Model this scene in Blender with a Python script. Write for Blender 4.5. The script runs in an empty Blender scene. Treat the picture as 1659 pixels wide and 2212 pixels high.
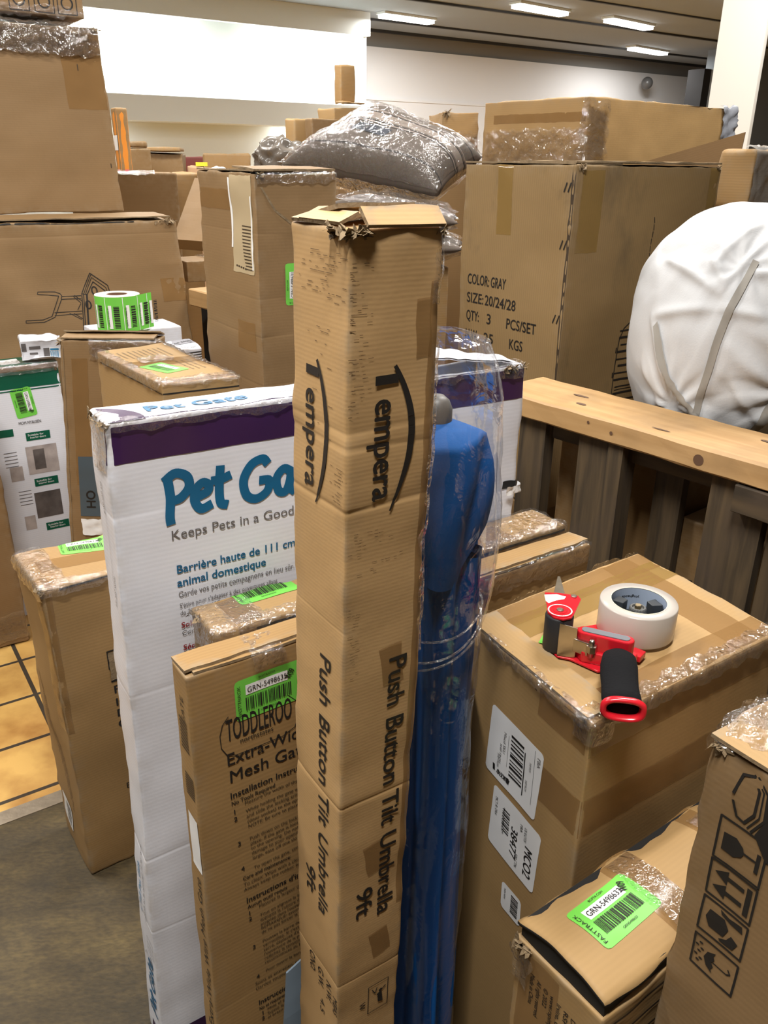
import bpy, bmesh, math, random
from mathutils import Vector, Matrix, noise

# ------------------------------------------------------------------ camera
scn = bpy.context.scene
scn.view_settings.view_transform = 'Standard'
scn.view_settings.look = 'None'
scn.view_settings.gamma = 1.0
scn.view_settings.use_curve_mapping = False
scn.view_settings.exposure = 0.15
cam_d = bpy.data.cameras.new('camera')
cam_d.sensor_fit = 'VERTICAL'
cam_d.sensor_height = 36.0
cam_d.lens = 1790.0 / 2212.0 * 36.0
cam_d.clip_start = 0.02
cam = bpy.data.objects.new('camera', cam_d)
scn.collection.objects.link(cam)
_p, _r = math.radians(23.0), math.radians(0.75)
_F = Vector((0, math.cos(_p), -math.sin(_p)))
_U0 = Vector((0, math.sin(_p), math.cos(_p)))
_X = Vector((1, 0, 0)) * math.cos(_r) + _U0 * math.sin(_r)
_Y = -Vector((1, 0, 0)) * math.sin(_r) + _U0 * math.cos(_r)
_m = Matrix((_X, _Y, -_F)).transposed().to_4x4()
_m.translation = Vector((0, 0, 1.5))
cam.matrix_world = _m
scn.camera = cam

# ------------------------------------------------------------------ light
world = bpy.data.worlds.new('world')
scn.world = world
world.use_nodes = True
world.node_tree.nodes['Background'].inputs[0].default_value = (1.0, 0.95, 0.88, 1)
world.node_tree.nodes['Background'].inputs[1].default_value = 0.045
CEIL = 3.7
def area(name, loc, size, power, rot=(0, 0, 0), color=(1.0, 0.97, 0.925), spread=math.pi):
    d = bpy.data.lights.new(name, 'AREA')
    d.shape = 'RECTANGLE'; d.size, d.size_y = size
    d.energy = power; d.color = color; d.spread = spread
    o = bpy.data.objects.new(name, d)
    o.location = loc; o.rotation_euler = rot
    scn.collection.objects.link(o)
    return o
GRID = math.radians(34)
# the hall's tube fixtures above and around the camera (out of frame)
for (x, y, w) in [(-1.9, 1.4, 46), (1.3, 2.7, 54), (-1.0, 4.6, 62), (-0.26, -0.12, 68), (3.2, 5.6, 50), (-3.6, 3.4, 40), (-3.0, 7.6, 55), (1.2, 8.6, 50)]:
    area('tube_light', (x, y, CEIL - 0.08), (1.2, 0.16), w * 1.8, (0, 0, GRID))

# ------------------------------------------------------------------ helpers
def tag(o, label=None, cat=None, group=None, kind=None):
    if label: o['label'] = label
    if cat: o['category'] = cat
    if group: o['group'] = group
    if kind: o['kind'] = kind
    return o
def link(o, parent=None):
    scn.collection.objects.link(o)
    if parent is not None: o.parent = parent
    return o
def empty(name, loc, label, cat, group=None):
    o = bpy.data.objects.new(name, None)
    o.empty_display_size = 0.05
    o.location = loc
    link(o); tag(o, label, cat, group)
    return o
def mesh_obj(name, verts, faces, material, parent=None, smooth=True, uvs=None, wear=None, mats=None, fm=None):
    """verts in world space; children are re-based onto their parent"""
    off = Vector((0, 0, 0))
    q = parent
    while q is not None:
        off += Vector(q.location); q = q.parent
    me = bpy.data.meshes.new(name)
    me.from_pydata([tuple(Vector(v) - off) for v in verts], [], faces)
    if uvs is not None:
        l = me.uv_layers.new(name='UVMap')
        for lp in me.loops:
            l.data[lp.index].uv = uvs[lp.index] if len(uvs) == len(me.loops) else uvs[lp.vertex_index]
    if wear is not None:
        a = me.attributes.new('wear', 'FLOAT', 'POINT')
        for i, w in enumerate(wear): a.data[i].value = w
    for m in (mats or [material]): me.materials.append(m)
    if fm:
        for p, i in zip(me.polygons, fm): p.material_index = i
    if smooth:
        me.polygons.foreach_set('use_smooth', [True] * len(me.polygons))
    me.update()
    o = bpy.data.objects.new(name, me)
    return link(o, parent)
def bm_obj(name, bm, material, parent=None, smooth=True):
    bm.verts.ensure_lookup_table()
    vs = [v.co.copy() for v in bm.verts]
    bm.verts.index_update()
    fs = [[v.index for v in f.verts] for f in bm.faces]
    bm.free()
    return mesh_obj(name, vs, fs, material, parent, smooth)

# ------------------------------------------------------------------ materials
def new_mat(name):
    m = bpy.data.materials.new(name); m.use_nodes = True
    nt = m.node_tree
    return m, nt, nt.nodes['Principled BSDF']
def N(nt, t, **kw):
    n = nt.nodes.new(t)
    for k, v in kw.items(): setattr(n, k, v)
    return n
def simple(name, col, rough=0.6, metal=0.0, alpha=1.0, spec=0.5, bump=0.0, bscale=60.0, var=0.0, vscale=6.0, trans=0.0, sheen=0.0):
    m, nt, b = new_mat(name)
    b.inputs['Base Color'].default_value = (*col, 1)
    b.inputs['Roughness'].default_value = rough
    b.inputs['Metallic'].default_value = metal
    b.inputs['Alpha'].default_value = alpha
    b.inputs['Specular IOR Level'].default_value = spec
    b.inputs['Transmission Weight'].default_value = trans
    b.inputs['Sheen Weight'].default_value = sheen
    tc = N(nt, 'ShaderNodeTexCoord')
    if var:
        nz = N(nt, 'ShaderNodeTexNoise'); nz.inputs['Scale'].default_value = vscale; nz.inputs['Detail'].default_value = 6
        nt.links.new(tc.outputs['Object'], nz.inputs['Vector'])
        mx = N(nt, 'ShaderNodeMix', data_type='RGBA')
        mx.inputs[6].default_value = (*[c * (1 - var) for c in col], 1)
        mx.inputs[7].default_value = (*[min(1, c * (1 + var)) for c in col], 1)
        nt.links.new(nz.outputs['Fac'], mx.inputs[0])
        nt.links.new(mx.outputs[2], b.inputs['Base Color'])
    if bump:
        nb = N(nt, 'ShaderNodeTexNoise'); nb.inputs['Scale'].default_value = bscale; nb.inputs['Detail'].default_value = 4
        nt.links.new(tc.outputs['Object'], nb.inputs['Vector'])
        bp = N(nt, 'ShaderNodeBump'); bp.inputs['Strength'].default_value = bump; bp.inputs['Distance'].default_value = 0.003
        nt.links.new(nb.outputs['Fac'], bp.inputs['Height'])
        nt.links.new(bp.outputs['Normal'], b.inputs['Normal'])
    return m
def cardboard(name, col, flute=45.0, axis='Y', grime=0.0, rough=0.62, flutes=0.10, mott=0.10, wearcol=(0.30, 0.23, 0.15), gscale=3.0):
    m, nt, b = new_mat(name)
    L = nt.links.new
    tc = N(nt, 'ShaderNodeTexCoord')
    n1 = N(nt, 'ShaderNodeTexNoise'); n1.inputs['Scale'].default_value = 4.0; n1.inputs['Detail'].default_value = 5
    L(tc.outputs['Object'], n1.inputs['Vector'])
    n2 = N(nt, 'ShaderNodeTexNoise'); n2.inputs['Scale'].default_value = 90.0; n2.inputs['Detail'].default_value = 3
    L(tc.outputs['Object'], n2.inputs['Vector'])
    mp = N(nt, 'ShaderNodeMapping'); L(tc.outputs['UV'], mp.inputs['Vector'])
    wv = N(nt, 'ShaderNodeTexWave', wave_type='BANDS', bands_direction=axis)
    wv.inputs['Scale'].default_value = flute; wv.inputs['Distortion'].default_value = 1.2
    wv.inputs['Detail'].default_value = 2; wv.inputs['Detail Scale'].default_value = 0.6
    L(mp.outputs['Vector'], wv.inputs['Vector'])
    m1 = N(nt, 'ShaderNodeMix', data_type='RGBA')
    m1.inputs[6].default_value = (*[c * (1 - mott * 1.6) for c in col], 1)
    m1.inputs[7].default_value = (*[min(1, c * (1 + mott * 1.3)) for c in col], 1)
    L(n1.outputs['Fac'], m1.inputs[0])
    # faint flute lines
    m2 = N(nt, 'ShaderNodeMix', data_type='RGBA', blend_type='MULTIPLY')
    rp = N(nt, 'ShaderNodeMapRange'); rp.inputs['To Min'].default_value = 1 - flutes; rp.inputs['To Max'].default_value = 1.0
    L(wv.outputs['Fac'], rp.inputs['Value'])
    m2.inputs[0].default_value = 1.0
    L(m1.outputs[2], m2.inputs[6]); L(rp.outputs['Result'], m2.inputs[7])
    last = m2.outputs[2]
    if grime:
        n3 = N(nt, 'ShaderNodeTexNoise'); n3.inputs['Scale'].default_value = gscale; n3.inputs['Detail'].default_value = 9; n3.inputs['Roughness'].default_value = 0.68
        mpg = N(nt, 'ShaderNodeMapping'); mpg.inputs['Location'].default_value = (3.1, 1.7, 0.4); mpg.inputs['Scale'].default_value = (1.6, 1.6, 0.8)
        L(tc.outputs['Object'], mpg.inputs['Vector']); L(mpg.outputs['Vector'], n3.inputs['Vector'])
        r3 = N(nt, 'ShaderNodeMapRange'); r3.inputs['From Min'].default_value = 0.52; r3.inputs['From Max'].default_value = 0.74
        r3.inputs['To Max'].default_value = grime
        L(n3.outputs['Fac'], r3.inputs['Value'])
        m3 = N(nt, 'ShaderNodeMix', data_type='RGBA'); m3.inputs[7].default_value = (0.075, 0.058, 0.038, 1)
        L(r3.outputs['Result'], m3.inputs[0]); L(last, m3.inputs[6]); last = m3.outputs[2]
    at = N(nt, 'ShaderNodeAttribute', attribute_name='wear')
    n4 = N(nt, 'ShaderNodeTexNoise'); n4.inputs['Scale'].default_value = 45.0; n4.inputs['Detail'].default_value = 5
    L(tc.outputs['Object'], n4.inputs['Vector'])
    ml = N(nt, 'ShaderNodeMath', operation='MULTIPLY'); L(at.outputs['Fac'], ml.inputs[0])
    r4 = N(nt, 'ShaderNodeMapRange'); r4.inputs['From Min'].default_value = 0.40; r4.inputs['From Max'].default_value = 0.62
    L(n4.outputs['Fac'], r4.inputs['Value']); L(r4.outputs['Result'], ml.inputs[1])
    m4 = N(nt, 'ShaderNodeMix', data_type='RGBA'); m4.inputs[7].default_value = (*wearcol, 1)
    L(ml.outputs[0], m4.inputs[0]); L(last, m4.inputs[6])
    L(m4.outputs[2], b.inputs['Base Color'])
    b.inputs['Roughness'].default_value = rough
    b.inputs['Specular IOR Level'].default_value = 0.32
    ad = N(nt, 'ShaderNodeMath', operation='MULTIPLY_ADD'); ad.inputs[1].default_value = 0.14
    L(wv.outputs['Fac'], ad.inputs[0]); L(n2.outputs['Fac'], ad.inputs[2])
    bp = N(nt, 'ShaderNodeBump'); bp.inputs['Strength'].default_value = 0.12; bp.inputs['Distance'].default_value = 0.0015
    L(ad.outputs[0], bp.inputs['Height']); L(bp.outputs['Normal'], b.inputs['Normal'])
    return m
def film(name, tint=(1, 1, 1), haze=0.10, rough=0.08, bscale=38.0, bstr=0.9, gloss=0.35, hazecol=(0.85, 0.85, 0.86)):
    """thin clear plastic: see-through, hazy, wrinkled and glossy"""
    m, nt, b = new_mat(name)
    L = nt.links.new
    nt.nodes.remove(b)
    out = nt.nodes['Material Output']
    tc = N(nt, 'ShaderNodeTexCoord')
    nz = N(nt, 'ShaderNodeTexNoise'); nz.inputs['Scale'].default_value = bscale; nz.inputs['Detail'].default_value = 3; nz.inputs['Distortion'].default_value = 1.2
    L(tc.outputs['Object'], nz.inputs['Vector'])
    bp = N(nt, 'ShaderNodeBump'); bp.inputs['Strength'].default_value = bstr; bp.inputs['Distance'].default_value = 0.006
    L(nz.outputs['Fac'], bp.inputs['Height'])
    tr = N(nt, 'ShaderNodeBsdfTransparent'); tr.inputs['Color'].default_value = (*tint, 1)
    gl = N(nt, 'ShaderNodeBsdfGlossy'); gl.inputs['Roughness'].default_value = rough; gl.inputs['Color'].default_value = (1, 1, 1, 1)
    L(bp.outputs['Normal'], gl.inputs['Normal'])
    df = N(nt, 'ShaderNodeBsdfDiffuse'); df.inputs['Color'].default_value = (*hazecol, 1)
    L(bp.outputs['Normal'], df.inputs['Normal'])
    fr = N(nt, 'ShaderNodeFresnel'); fr.inputs['IOR'].default_value = 1.5
    L(bp.outputs['Normal'], fr.inputs['Normal'])
    mr = N(nt, 'ShaderNodeMapRange'); mr.inputs['From Max'].default_value = 0.5; mr.inputs['To Min'].default_value = gloss * 0.22; mr.inputs['To Max'].default_value = min(1, gloss * 2.4)
    L(fr.outputs['Fac'], mr.inputs['Value'])
    a = N(nt, 'ShaderNodeMixShader'); a.inputs[0].default_value = haze
    L(tr.outputs[0], a.inputs[1]); L(df.outputs[0], a.inputs[2])
    c = N(nt, 'ShaderNodeMixShader'); L(mr.outputs['Result'], c.inputs[0]); L(a.outputs[0], c.inputs[1]); L(gl.outputs[0], c.inputs[2])
    L(c.outputs[0], out.inputs['Surface'])
    return m
def emit(name, col, s):
    m, nt, b = new_mat(name)
    b.inputs['Emission Color'].default_value = (*col, 1); b.inputs['Emission Strength'].default_value = s
    b.inputs['Base Color'].default_value = (*col, 1)
    return m
def wood(name, c1, c2, scale=5.0, rough=0.6, stain=0.0, direc='X'):
    m, nt, b = new_mat(name)
    L = nt.links.new
    tc = N(nt, 'ShaderNodeTexCoord')
    mp = N(nt, 'ShaderNodeMapping')
    mp.inputs['Scale'].default_value = (1.0, 14.0, 14.0)
    L(tc.outputs['UV'], mp.inputs['Vector'])
    nz = N(nt, 'ShaderNodeTexNoise'); nz.inputs['Scale'].default_value = scale; nz.inputs['Detail'].default_value = 8; nz.inputs['Distortion'].default_value = 0.5
    L(mp.outputs['Vector'], nz.inputs['Vector'])
    cr = N(nt, 'ShaderNodeValToRGB')
    cr.color_ramp.elements[0].position = 0.32; cr.color_ramp.elements[0].color = (*c1, 1)
    cr.color_ramp.elements[1].position = 0.68; cr.color_ramp.elements[1].color = (*c2, 1)
    L(nz.outputs['Fac'], cr.inputs[0])
    last = cr.outputs[0]
    if stain:
        n2 = N(nt, 'ShaderNodeTexNoise'); n2.inputs['Scale'].default_value = 9; n2.inputs['Detail'].default_value = 8
        L(tc.outputs['Object'], n2.inputs['Vector'])
        r = N(nt, 'ShaderNodeMapRange'); r.inputs['From Min'].default_value = 0.5; r.inputs['From Max'].default_value = 0.72; r.inputs['To Max'].default_value = stain
        L(n2.outputs['Fac'], r.inputs['Value'])
        mx = N(nt, 'ShaderNodeMix', data_type='RGBA'); mx.inputs[7].default_value = (0.06, 0.04, 0.025, 1)
        L(r.outputs['Result'], mx.inputs[0]); L(last, mx.inputs[6]); last = mx.outputs[2]
    L(last, b.inputs['Base Color'])
    b.inputs['Roughness'].default_value = rough
    bp = N(nt, 'ShaderNodeBump'); bp.inputs['Strength'].default_value = 0.3; bp.inputs['Distance'].default_value = 0.002
    L(nz.outputs['Fac'], bp.inputs['Height']); L(bp.outputs['Normal'], b.inputs['Normal'])
    return m

KR = (0.325, 0.196, 0.078)
M = dict(
    kraft=cardboard('kraft_board', KR),
    kraft_flute=cardboard('kraft_fluted_board', (0.520, 0.325, 0.145), flute=70, flutes=0.05),
    kraft_pink=cardboard('kraft_pinkish_board', (0.240, 0.148, 0.068), flutes=0.05),
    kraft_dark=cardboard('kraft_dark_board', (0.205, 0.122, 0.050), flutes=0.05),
    kraft_dirty=cardboard('kraft_soiled_board', (0.265, 0.172, 0.076), grime=0.70, flutes=0.10, axis='X'),
    kraft_gold=cardboard('kraft_golden_board', (0.375, 0.235, 0.098), flutes=0.04),
    kraft_peach=cardboard('kraft_peach_board', (0.44, 0.265, 0.145), flutes=0.03),
    kraft_far=cardboard('kraft_far_board', (0.26, 0.163, 0.078), flutes=0.0, grime=0.25),
    white_board=cardboard('white_printed_board', (0.70, 0.71, 0.765), flutes=0.05, mott=0.03, wearcol=(0.5, 0.45, 0.40), rough=0.42),
    purple=simple('purple_print', (0.036, 0.010, 0.055), 0.35, var=0.15),
    blue_print=simple('blue_print', (0.002, 0.105, 0.23), 0.45),
    sky_print=simple('light_blue_print', (0.03, 0.22, 0.42), 0.45),
    red_print=simple('red_print', (0.28, 0.012, 0.015), 0.5),
    green_print=simple('dark_green_print', (0.0, 0.085, 0.045), 0.4),
    ink=simple('black_ink', (0.012, 0.010, 0.009), 0.6),
    brown_ink=simple('brown_black_ink', (0.045, 0.028, 0.014), 0.6),
    grey_ink=simple('grey_ink', (0.12, 0.11, 0.11), 0.6),
    faint_ink=simple('faint_ink', (0.15, 0.088, 0.042), 0.6),
    label_green=simple('green_label_paper', (0.16, 0.57, 0.07), 0.45),
    white=simple('white_paper', (0.82, 0.82, 0.82), 0.5),
    slate=simple('slate_paper', (0.065, 0.09, 0.11), 0.5),
    tape=simple('brown_packing_tape', (0.30, 0.165, 0.06), 0.16, alpha=0.55, spec=0.5, bump=0.15, bscale=25),
    tape_gold=simple('gold_packing_tape', (0.30, 0.185, 0.055), 0.14, alpha=0.60, spec=0.5, bump=0.15, bscale=25),
    tape_grey=simple('grey_tape', (0.26, 0.27, 0.30), 0.3, bump=0.4, bscale=40),
    film=film('crumpled_clear_film', haze=0.02, gloss=0.26, bscale=70, rough=0.10, bstr=1.0),
    film_wrap=film('crinkled_stretch_film', haze=0.025, gloss=0.30, bscale=42, rough=0.09, bstr=1.0),
    film_dark=simple('crumpled_grey_plastic', (0.16, 0.14, 0.12), 0.18, bump=0.8, bscale=24),
    film_soft=film('clear_bag_film', haze=0.004, bscale=18, bstr=0.8, gloss=0.16),
    black=simple('black_gap_board', (0.008, 0.007, 0.006), 0.8),
    inner=simple('torn_board_core', (0.22, 0.155, 0.085), 0.8, bump=0.6, bscale=120, var=0.35, vscale=60),
    pine=wood('pine_plank', (0.37, 0.215, 0.085), (0.48, 0.30, 0.135), 3.0, 0.5, stain=0.28),
    old_wood=wood('old_stained_wood', (0.026, 0.017, 0.008), (0.085, 0.055, 0.025), 4.0, 0.8, stain=0.8),
    knot=simple('wood_knot', (0.10, 0.05, 0.025), 0.7),
    wall=simple('painted_wall', (0.80, 0.86, 0.87), 0.8, bump=0.05),
    wall_grey=simple('grey_wall', (0.76, 0.77, 0.79), 0.8, bump=0.05),
    ceil=simple('ceiling_paint', (0.27, 0.30, 0.325), 0.85, var=0.10, vscale=0.6),
    groove=simple('ceiling_track_black', (0.03, 0.03, 0.03), 0.6),
    dark=simple('dark_void', (0.012, 0.012, 0.014), 0.8),
    tube=emit('tube_glow', (1.0, 0.98, 0.95), 7.0),
)
# ------------------------------------------------------------------ carton builder
def samples(L, r, step, extra=()):
    n = max(2, int(round((L - 4 * r) / step)))
    s = {0.0, r * 0.4, r, 2 * r}
    for i in range(n + 1): s.add(2 * r + (L - 4 * r) * i / n)
    s |= {L - r, L - r * 0.4, L}
    for e, w in extra:
        for k in (-1.6, -1, -.5, 0, .5, 1, 1.6):
            if 0 < e + k * w < L: s.add(e + k * w)
    out = []
    for v in sorted(s):
        if not out or v - out[-1] > 1e-5: out.append(v)
    return out
class Carton:
    """a cardboard box: four plan corners at the top, a height range, rounded crushed edges, dents and creases"""
    def __init__(self, name, label, cat, mx, my, phi, lu, lv, zt, zb, b=(0, 0), r=0.005, dent=0.0015, crush=0.002, seed=1,
                 mat='kraft', group=None, creases=(), step=0.025, wear=0.6, plan=None, tilt=(0, 0), flutes_len=1.0, body='body'):
        c, s = math.cos(math.radians(phi)), math.sin(math.radians(phi))
        Mp = Vector((mx, my, zt)); Rp = Mp + Vector((c, s, 0)) * lu; Lp = Mp + Vector((-s, c, 0)) * lv
        Kp = Lp + Rp - Mp
        if plan:
            Lp, Mp, Rp, Kp = [Vector((*p, zt)) for p in plan]
            lu = (Rp - Mp).length; lv = (Lp - Mp).length
        dn = Vector((b[0], b[1], zb - zt))
        for p, q in ((Lp, tilt[1]), (Rp, tilt[0]), (Kp, tilt[0] + tilt[1])): p.z += q
        self.top = (Mp, Rp, Lp, Kp); self.bot = tuple(p + dn for p in self.top)
        self.lu, self.lv, self.h = lu, lv, abs(zt - zb)
        self.r, self.dent, self.crush, self.seed = r * 0.6, dent, crush * 0.6, seed
        r = self.r
        self.creases = creases
        cen = sum((p for p in self.bot), Vector()) / 4
        self.root = empty(name, cen, label, cat, group)
        ex = {0: [], 1: [], 2: []}
        for cr in creases: ex[cr[0]].append((cr[1], max(cr[3], 0.002)))
        V, F, UV, W = [], [], [], []
        for face in ('front', 'right', 'back', 'left', 'top', 'bottom'):
            if face in ('front', 'back'): A, B, ea, eb = lu, self.h, ex[0], ex[2]
            elif face in ('left', 'right'): A, B, ea, eb = lv, self.h, ex[1], ex[2]
            else: A, B, ea, eb = lu, lv, ex[0], ex[1]
            sa, sb = samples(A, r, step, ea if face in ('front', 'top', 'left') else ()), samples(B, r, step, eb)
            base = len(V)
            for y in sb:
                for x in sa:
                    V.append(self.pt(face, x, y)); UV.append((x, y)); W.append(self.wearat(face, x, y) * wear)
            n = len(sa)
            for j in range(len(sb) - 1):
                for i in range(n - 1):
                    F.append((base + j * n + i, base + j * n + i + 1, base + (j + 1) * n + i + 1, base + (j + 1) * n + i))
        self.mat = M[mat] if isinstance(mat, str) else mat
        o = mesh_obj(body, V, F, self.mat, self.root, True, UV, W)
        bm = bmesh.new(); bm.from_mesh(o.data)
        bmesh.ops.remove_doubles(bm, verts=bm.verts, dist=0.00005)
        bm.to_mesh(o.data); bm.free()
        self.body = o
    def q(self, face, x, y):
        lu, lv, h = self.lu, self.lv, self.h
        if face == 'front':
            if y > h: return Vector((x, y - h, h))
            if x < 0: return Vector((0, -x, y))
            if x > lu: return Vector((lu, x - lu, y))
            return Vector((x, 0, y))
        if face == 'left':
            if y > h: return Vector((y - h, lv - x, h))
            if x > lv: return Vector((x - lv, 0, y))
            return Vector((0, lv - x, y))
        if face == 'right':
            if y > h: return Vector((lu - (y - h), x, h))
            if x < 0: return Vector((lu + x, 0, y))
            return Vector((lu, x, y))
        if face == 'back': return Vector((lu - x, lv, y))
        if face == 'top':
            if y < 0: return Vector((x, 0, h + y))
            if x < 0: return Vector((0, y, h + x))
            if x > lu: return Vector((lu, y, h - (x - lu)))
            return Vector((x, y, h))
        return Vector((x, lv - y, 0))
    def edge(self, q):
        d = sorted((min(q[i], (self.lu, self.lv, self.h)[i] - q[i]) for i in range(3)))
        return d[1]
    def wearat(self, face, x, y):
        e = self.edge(self.q(face, x, y))
        return math.exp(-(max(e, 0) / (self.r * 1.3 + 0.002)) ** 1.2)
    def disp(self, q):
        s = self.seed * 7.31
        d = self.dent * (noise.noise(q * 6.0 + Vector((s, s, s))) * 1.6 + 0.6 * noise.noise(q * 17.0 + Vector((s, 0, s))))
        e = self.edge(q)
        k = math.exp(-e / 0.022)
        if self.crush: d += self.crush * k * (noise.noise(q * 28.0 + Vector((0, s, s))) * 1.6 - 0.25)
        for cr in self.creases:
            ax, pos, amp, w = cr[:4]
            tl = cr[4] if len(cr) > 4 else 0.0
            o = q[0] if ax != 0 else q[2]
            wob = 0.25 * w * noise.noise(Vector((o * 30, s, pos)))
            x = (q[ax] - pos - tl * o - wob) / w
            if abs(x) < 4:
                g = math.exp(-x * x)
                lim = cr[5] if len(cr) > 5 else None      # faces it shows on
                d -= amp * 0.19 * g
        return d
    def raw(self, q, off=0.0):
        dims = (self.lu, self.lv, self.h)
        r = self.r
        cl = Vector([min(max(q[i], r), dims[i] - r) for i in range(3)])
        d = q - cl
        if d.length < 1e-9: d = Vector((0, 0, 1))
        d.normalize()
        p = cl + d * (r + off + self.disp(q))
        a, b, c = p[0] / dims[0], p[1] / dims[1], p[2] / dims[2]
        t = [self.bot[i].lerp(self.top[i], c) for i in range(4)]
        return (t[0] * (1 - a) + t[1] * a) * (1 - b) + (t[2] * (1 - a) + t[3] * a) * b
    def pt(self, face, x, y, off=0.0): return self.raw(self.q(face, x, y), off)
    def size(self, face):
        return {'front': (self.lu, self.h), 'back': (self.lu, self.h), 'left': (self.lv, self.h), 'right': (self.lv, self.h), 'top': (self.lu, self.lv)}[face]
    # -------- things stuck or printed on it
    def patch(self, name, face, x0, y0, x1, y1, mat, off=0.0006, step=0.006, amp=0.0, freq=60, seed=0, rag=0.0, parent=None, rot=0.0, corner=0.0):
        nx = max(2, int(abs(x1 - x0) / step)); ny = max(2, int(abs(y1 - y0) / step))
        cx, cy = (x0 + x1) / 2, (y0 + y1) / 2
        cr, sr = math.cos(rot), math.sin(rot)
        V, F, UV = [], [], []
        for j in range(ny + 1):
            for i in range(nx + 1):
                u, v = i / nx, j / ny
                x, y = x0 + (x1 - x0) * u, y0 + (y1 - y0) * v
                if rag:
                    if i in (0, nx): x += rag * noise.noise(Vector((y * 40, seed * 3.3, i)))
                    if j in (0, ny): y += rag * noise.noise(Vector((x * 40, seed * 5.1, j + 9)))
                if corner and i in (0, nx) and j in (0, ny):
                    x += corner * (1 if i == 0 else -1); y += corner * (1 if j == 0 else -1)
                dx, dy = x - cx, y - cy
                X, Y = cx + dx * cr - dy * sr, cy + dx * sr + dy * cr
                o = off
                if amp:
                    q = Vector((x * freq, y * freq, seed * 7.7))
                    o += amp * (0.4 + 1.3 * (1 - abs(noise.noise(q))) ** 3 + 0.7 * (1 - abs(noise.noise(q * 2.1 + Vector((5, 2, 1))))) ** 3)
                V.append(self.pt(face, X, Y, o)); UV.append((x, y))
        n = nx + 1
        for j in range(ny):
            for i in range(nx):
                F.append((j * n + i, j * n + i + 1, (j + 1) * n + i + 1, (j + 1) * n + i))
        return mesh_obj(name, V, F, M[mat] if isinstance(mat, str) else mat, parent or self.root, True, UV)
    def tape(self, face, x0, y0, x1, y1, mat='tape', rot=0.0, rag=0.002, seed=0):
        return self.patch('packing_tape', face, x0, y0, x1, y1, mat, 0.0005, 0.01, 0.0, rot=rot, rag=rag, seed=seed)
    def film(self, face, x0, y0, x1, y1, amp=0.0028, seed=0, freq=55, step=0.006, rag=0.008, mat='film'):
        o = self.patch('clear_tape', face, x0, y0, x1, y1, mat, 0.0014, step, amp, freq, seed, rag)
        o['label'] = 'crumpled clear packing tape'
        return o
    def flap(self, face, x0, x1, length, angle, th=0.004, mat=None, rag=0.004, seed=0, name='flap', lift=0.001, skew=0.0):
        """a lid flap hinged along the top edge of a side; angle 0 lies on the lid, 90 stands up"""
        a = math.radians(angle); nx = max(3, int((x1 - x0) / 0.012)); ny = max(3, int(length / 0.02))
        V, UV, W = [], [], []
        W_, H_ = self.size(face)
        for k in (0, 1):
            for j in range(ny + 1):
                for i in range(nx + 1):
                    x = x0 + (x1 - x0) * i / nx
                    l = length * j / ny
                    l2 = l + (rag * noise.noise(Vector((x * 35, seed * 3.1, 2))) if j == ny else 0) + skew * (i / nx) * j / ny
                    p = self.raw_plane(face, x, H_)
                    t = self.inward(face)
                    up = Vector((0, 0, 1))
                    w = 0.002 * noise.noise(Vector((x * 14, l * 14, seed * 2.7)))
                    V.append(p + t * (l2 * math.cos(a)) + up * (l2 * math.sin(a) + lift) + (up * math.cos(a) - t * math.sin(a)) * (th * k + w))
                    UV.append((x, l)); W.append(0.9 if j in (ny,) or i in (0, nx) else 0.0)
        n = nx + 1; m = (nx + 1) * (ny + 1); F = []
        for j in range(ny):
            for i in range(nx):
                q = (j * n + i, j * n + i + 1, (j + 1) * n + i + 1, (j + 1) * n + i)
                F.append(tuple(reversed(q))); F.append(tuple(m + z for z in q))
        rim = [i for i in range(n)] + [j * n + nx for j in range(1, ny + 1)] + [ny * n + i for i in range(nx - 1, -1, -1)] + [j * n for j in range(ny - 1, 0, -1)]
        for i in range(len(rim)):
            p, q = rim[i], rim[(i + 1) % len(rim)]
            F.append((p, q, m + q, m + p))
        fm = [0] * (2 * nx * ny) + [1] * len(rim)
        return mesh_obj(name, V, F, None, self.root, False, UV, W, mats=[M[mat] if mat else self.mat, M['inner']], fm=fm)
    def raw_plane(self, face, x, y):
        q = self.q(face, x, min(y, self.h)); a, b, c = q[0] / self.lu, q[1] / self.lv, q[2] / self.h
        t = [self.bot[i].lerp(self.top[i], c) for i in range(4)]
        return (t[0] * (1 - a) + t[1] * a) * (1 - b) + (t[2] * (1 - a) + t[3] * a) * b
    def inward(self, face):
        u = (self.top[1] - self.top[0]).normalized(); v = (self.top[2] - self.top[0]).normalized()
        return {'front': v, 'back': -v, 'left': u, 'right': -u}[face]
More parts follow.
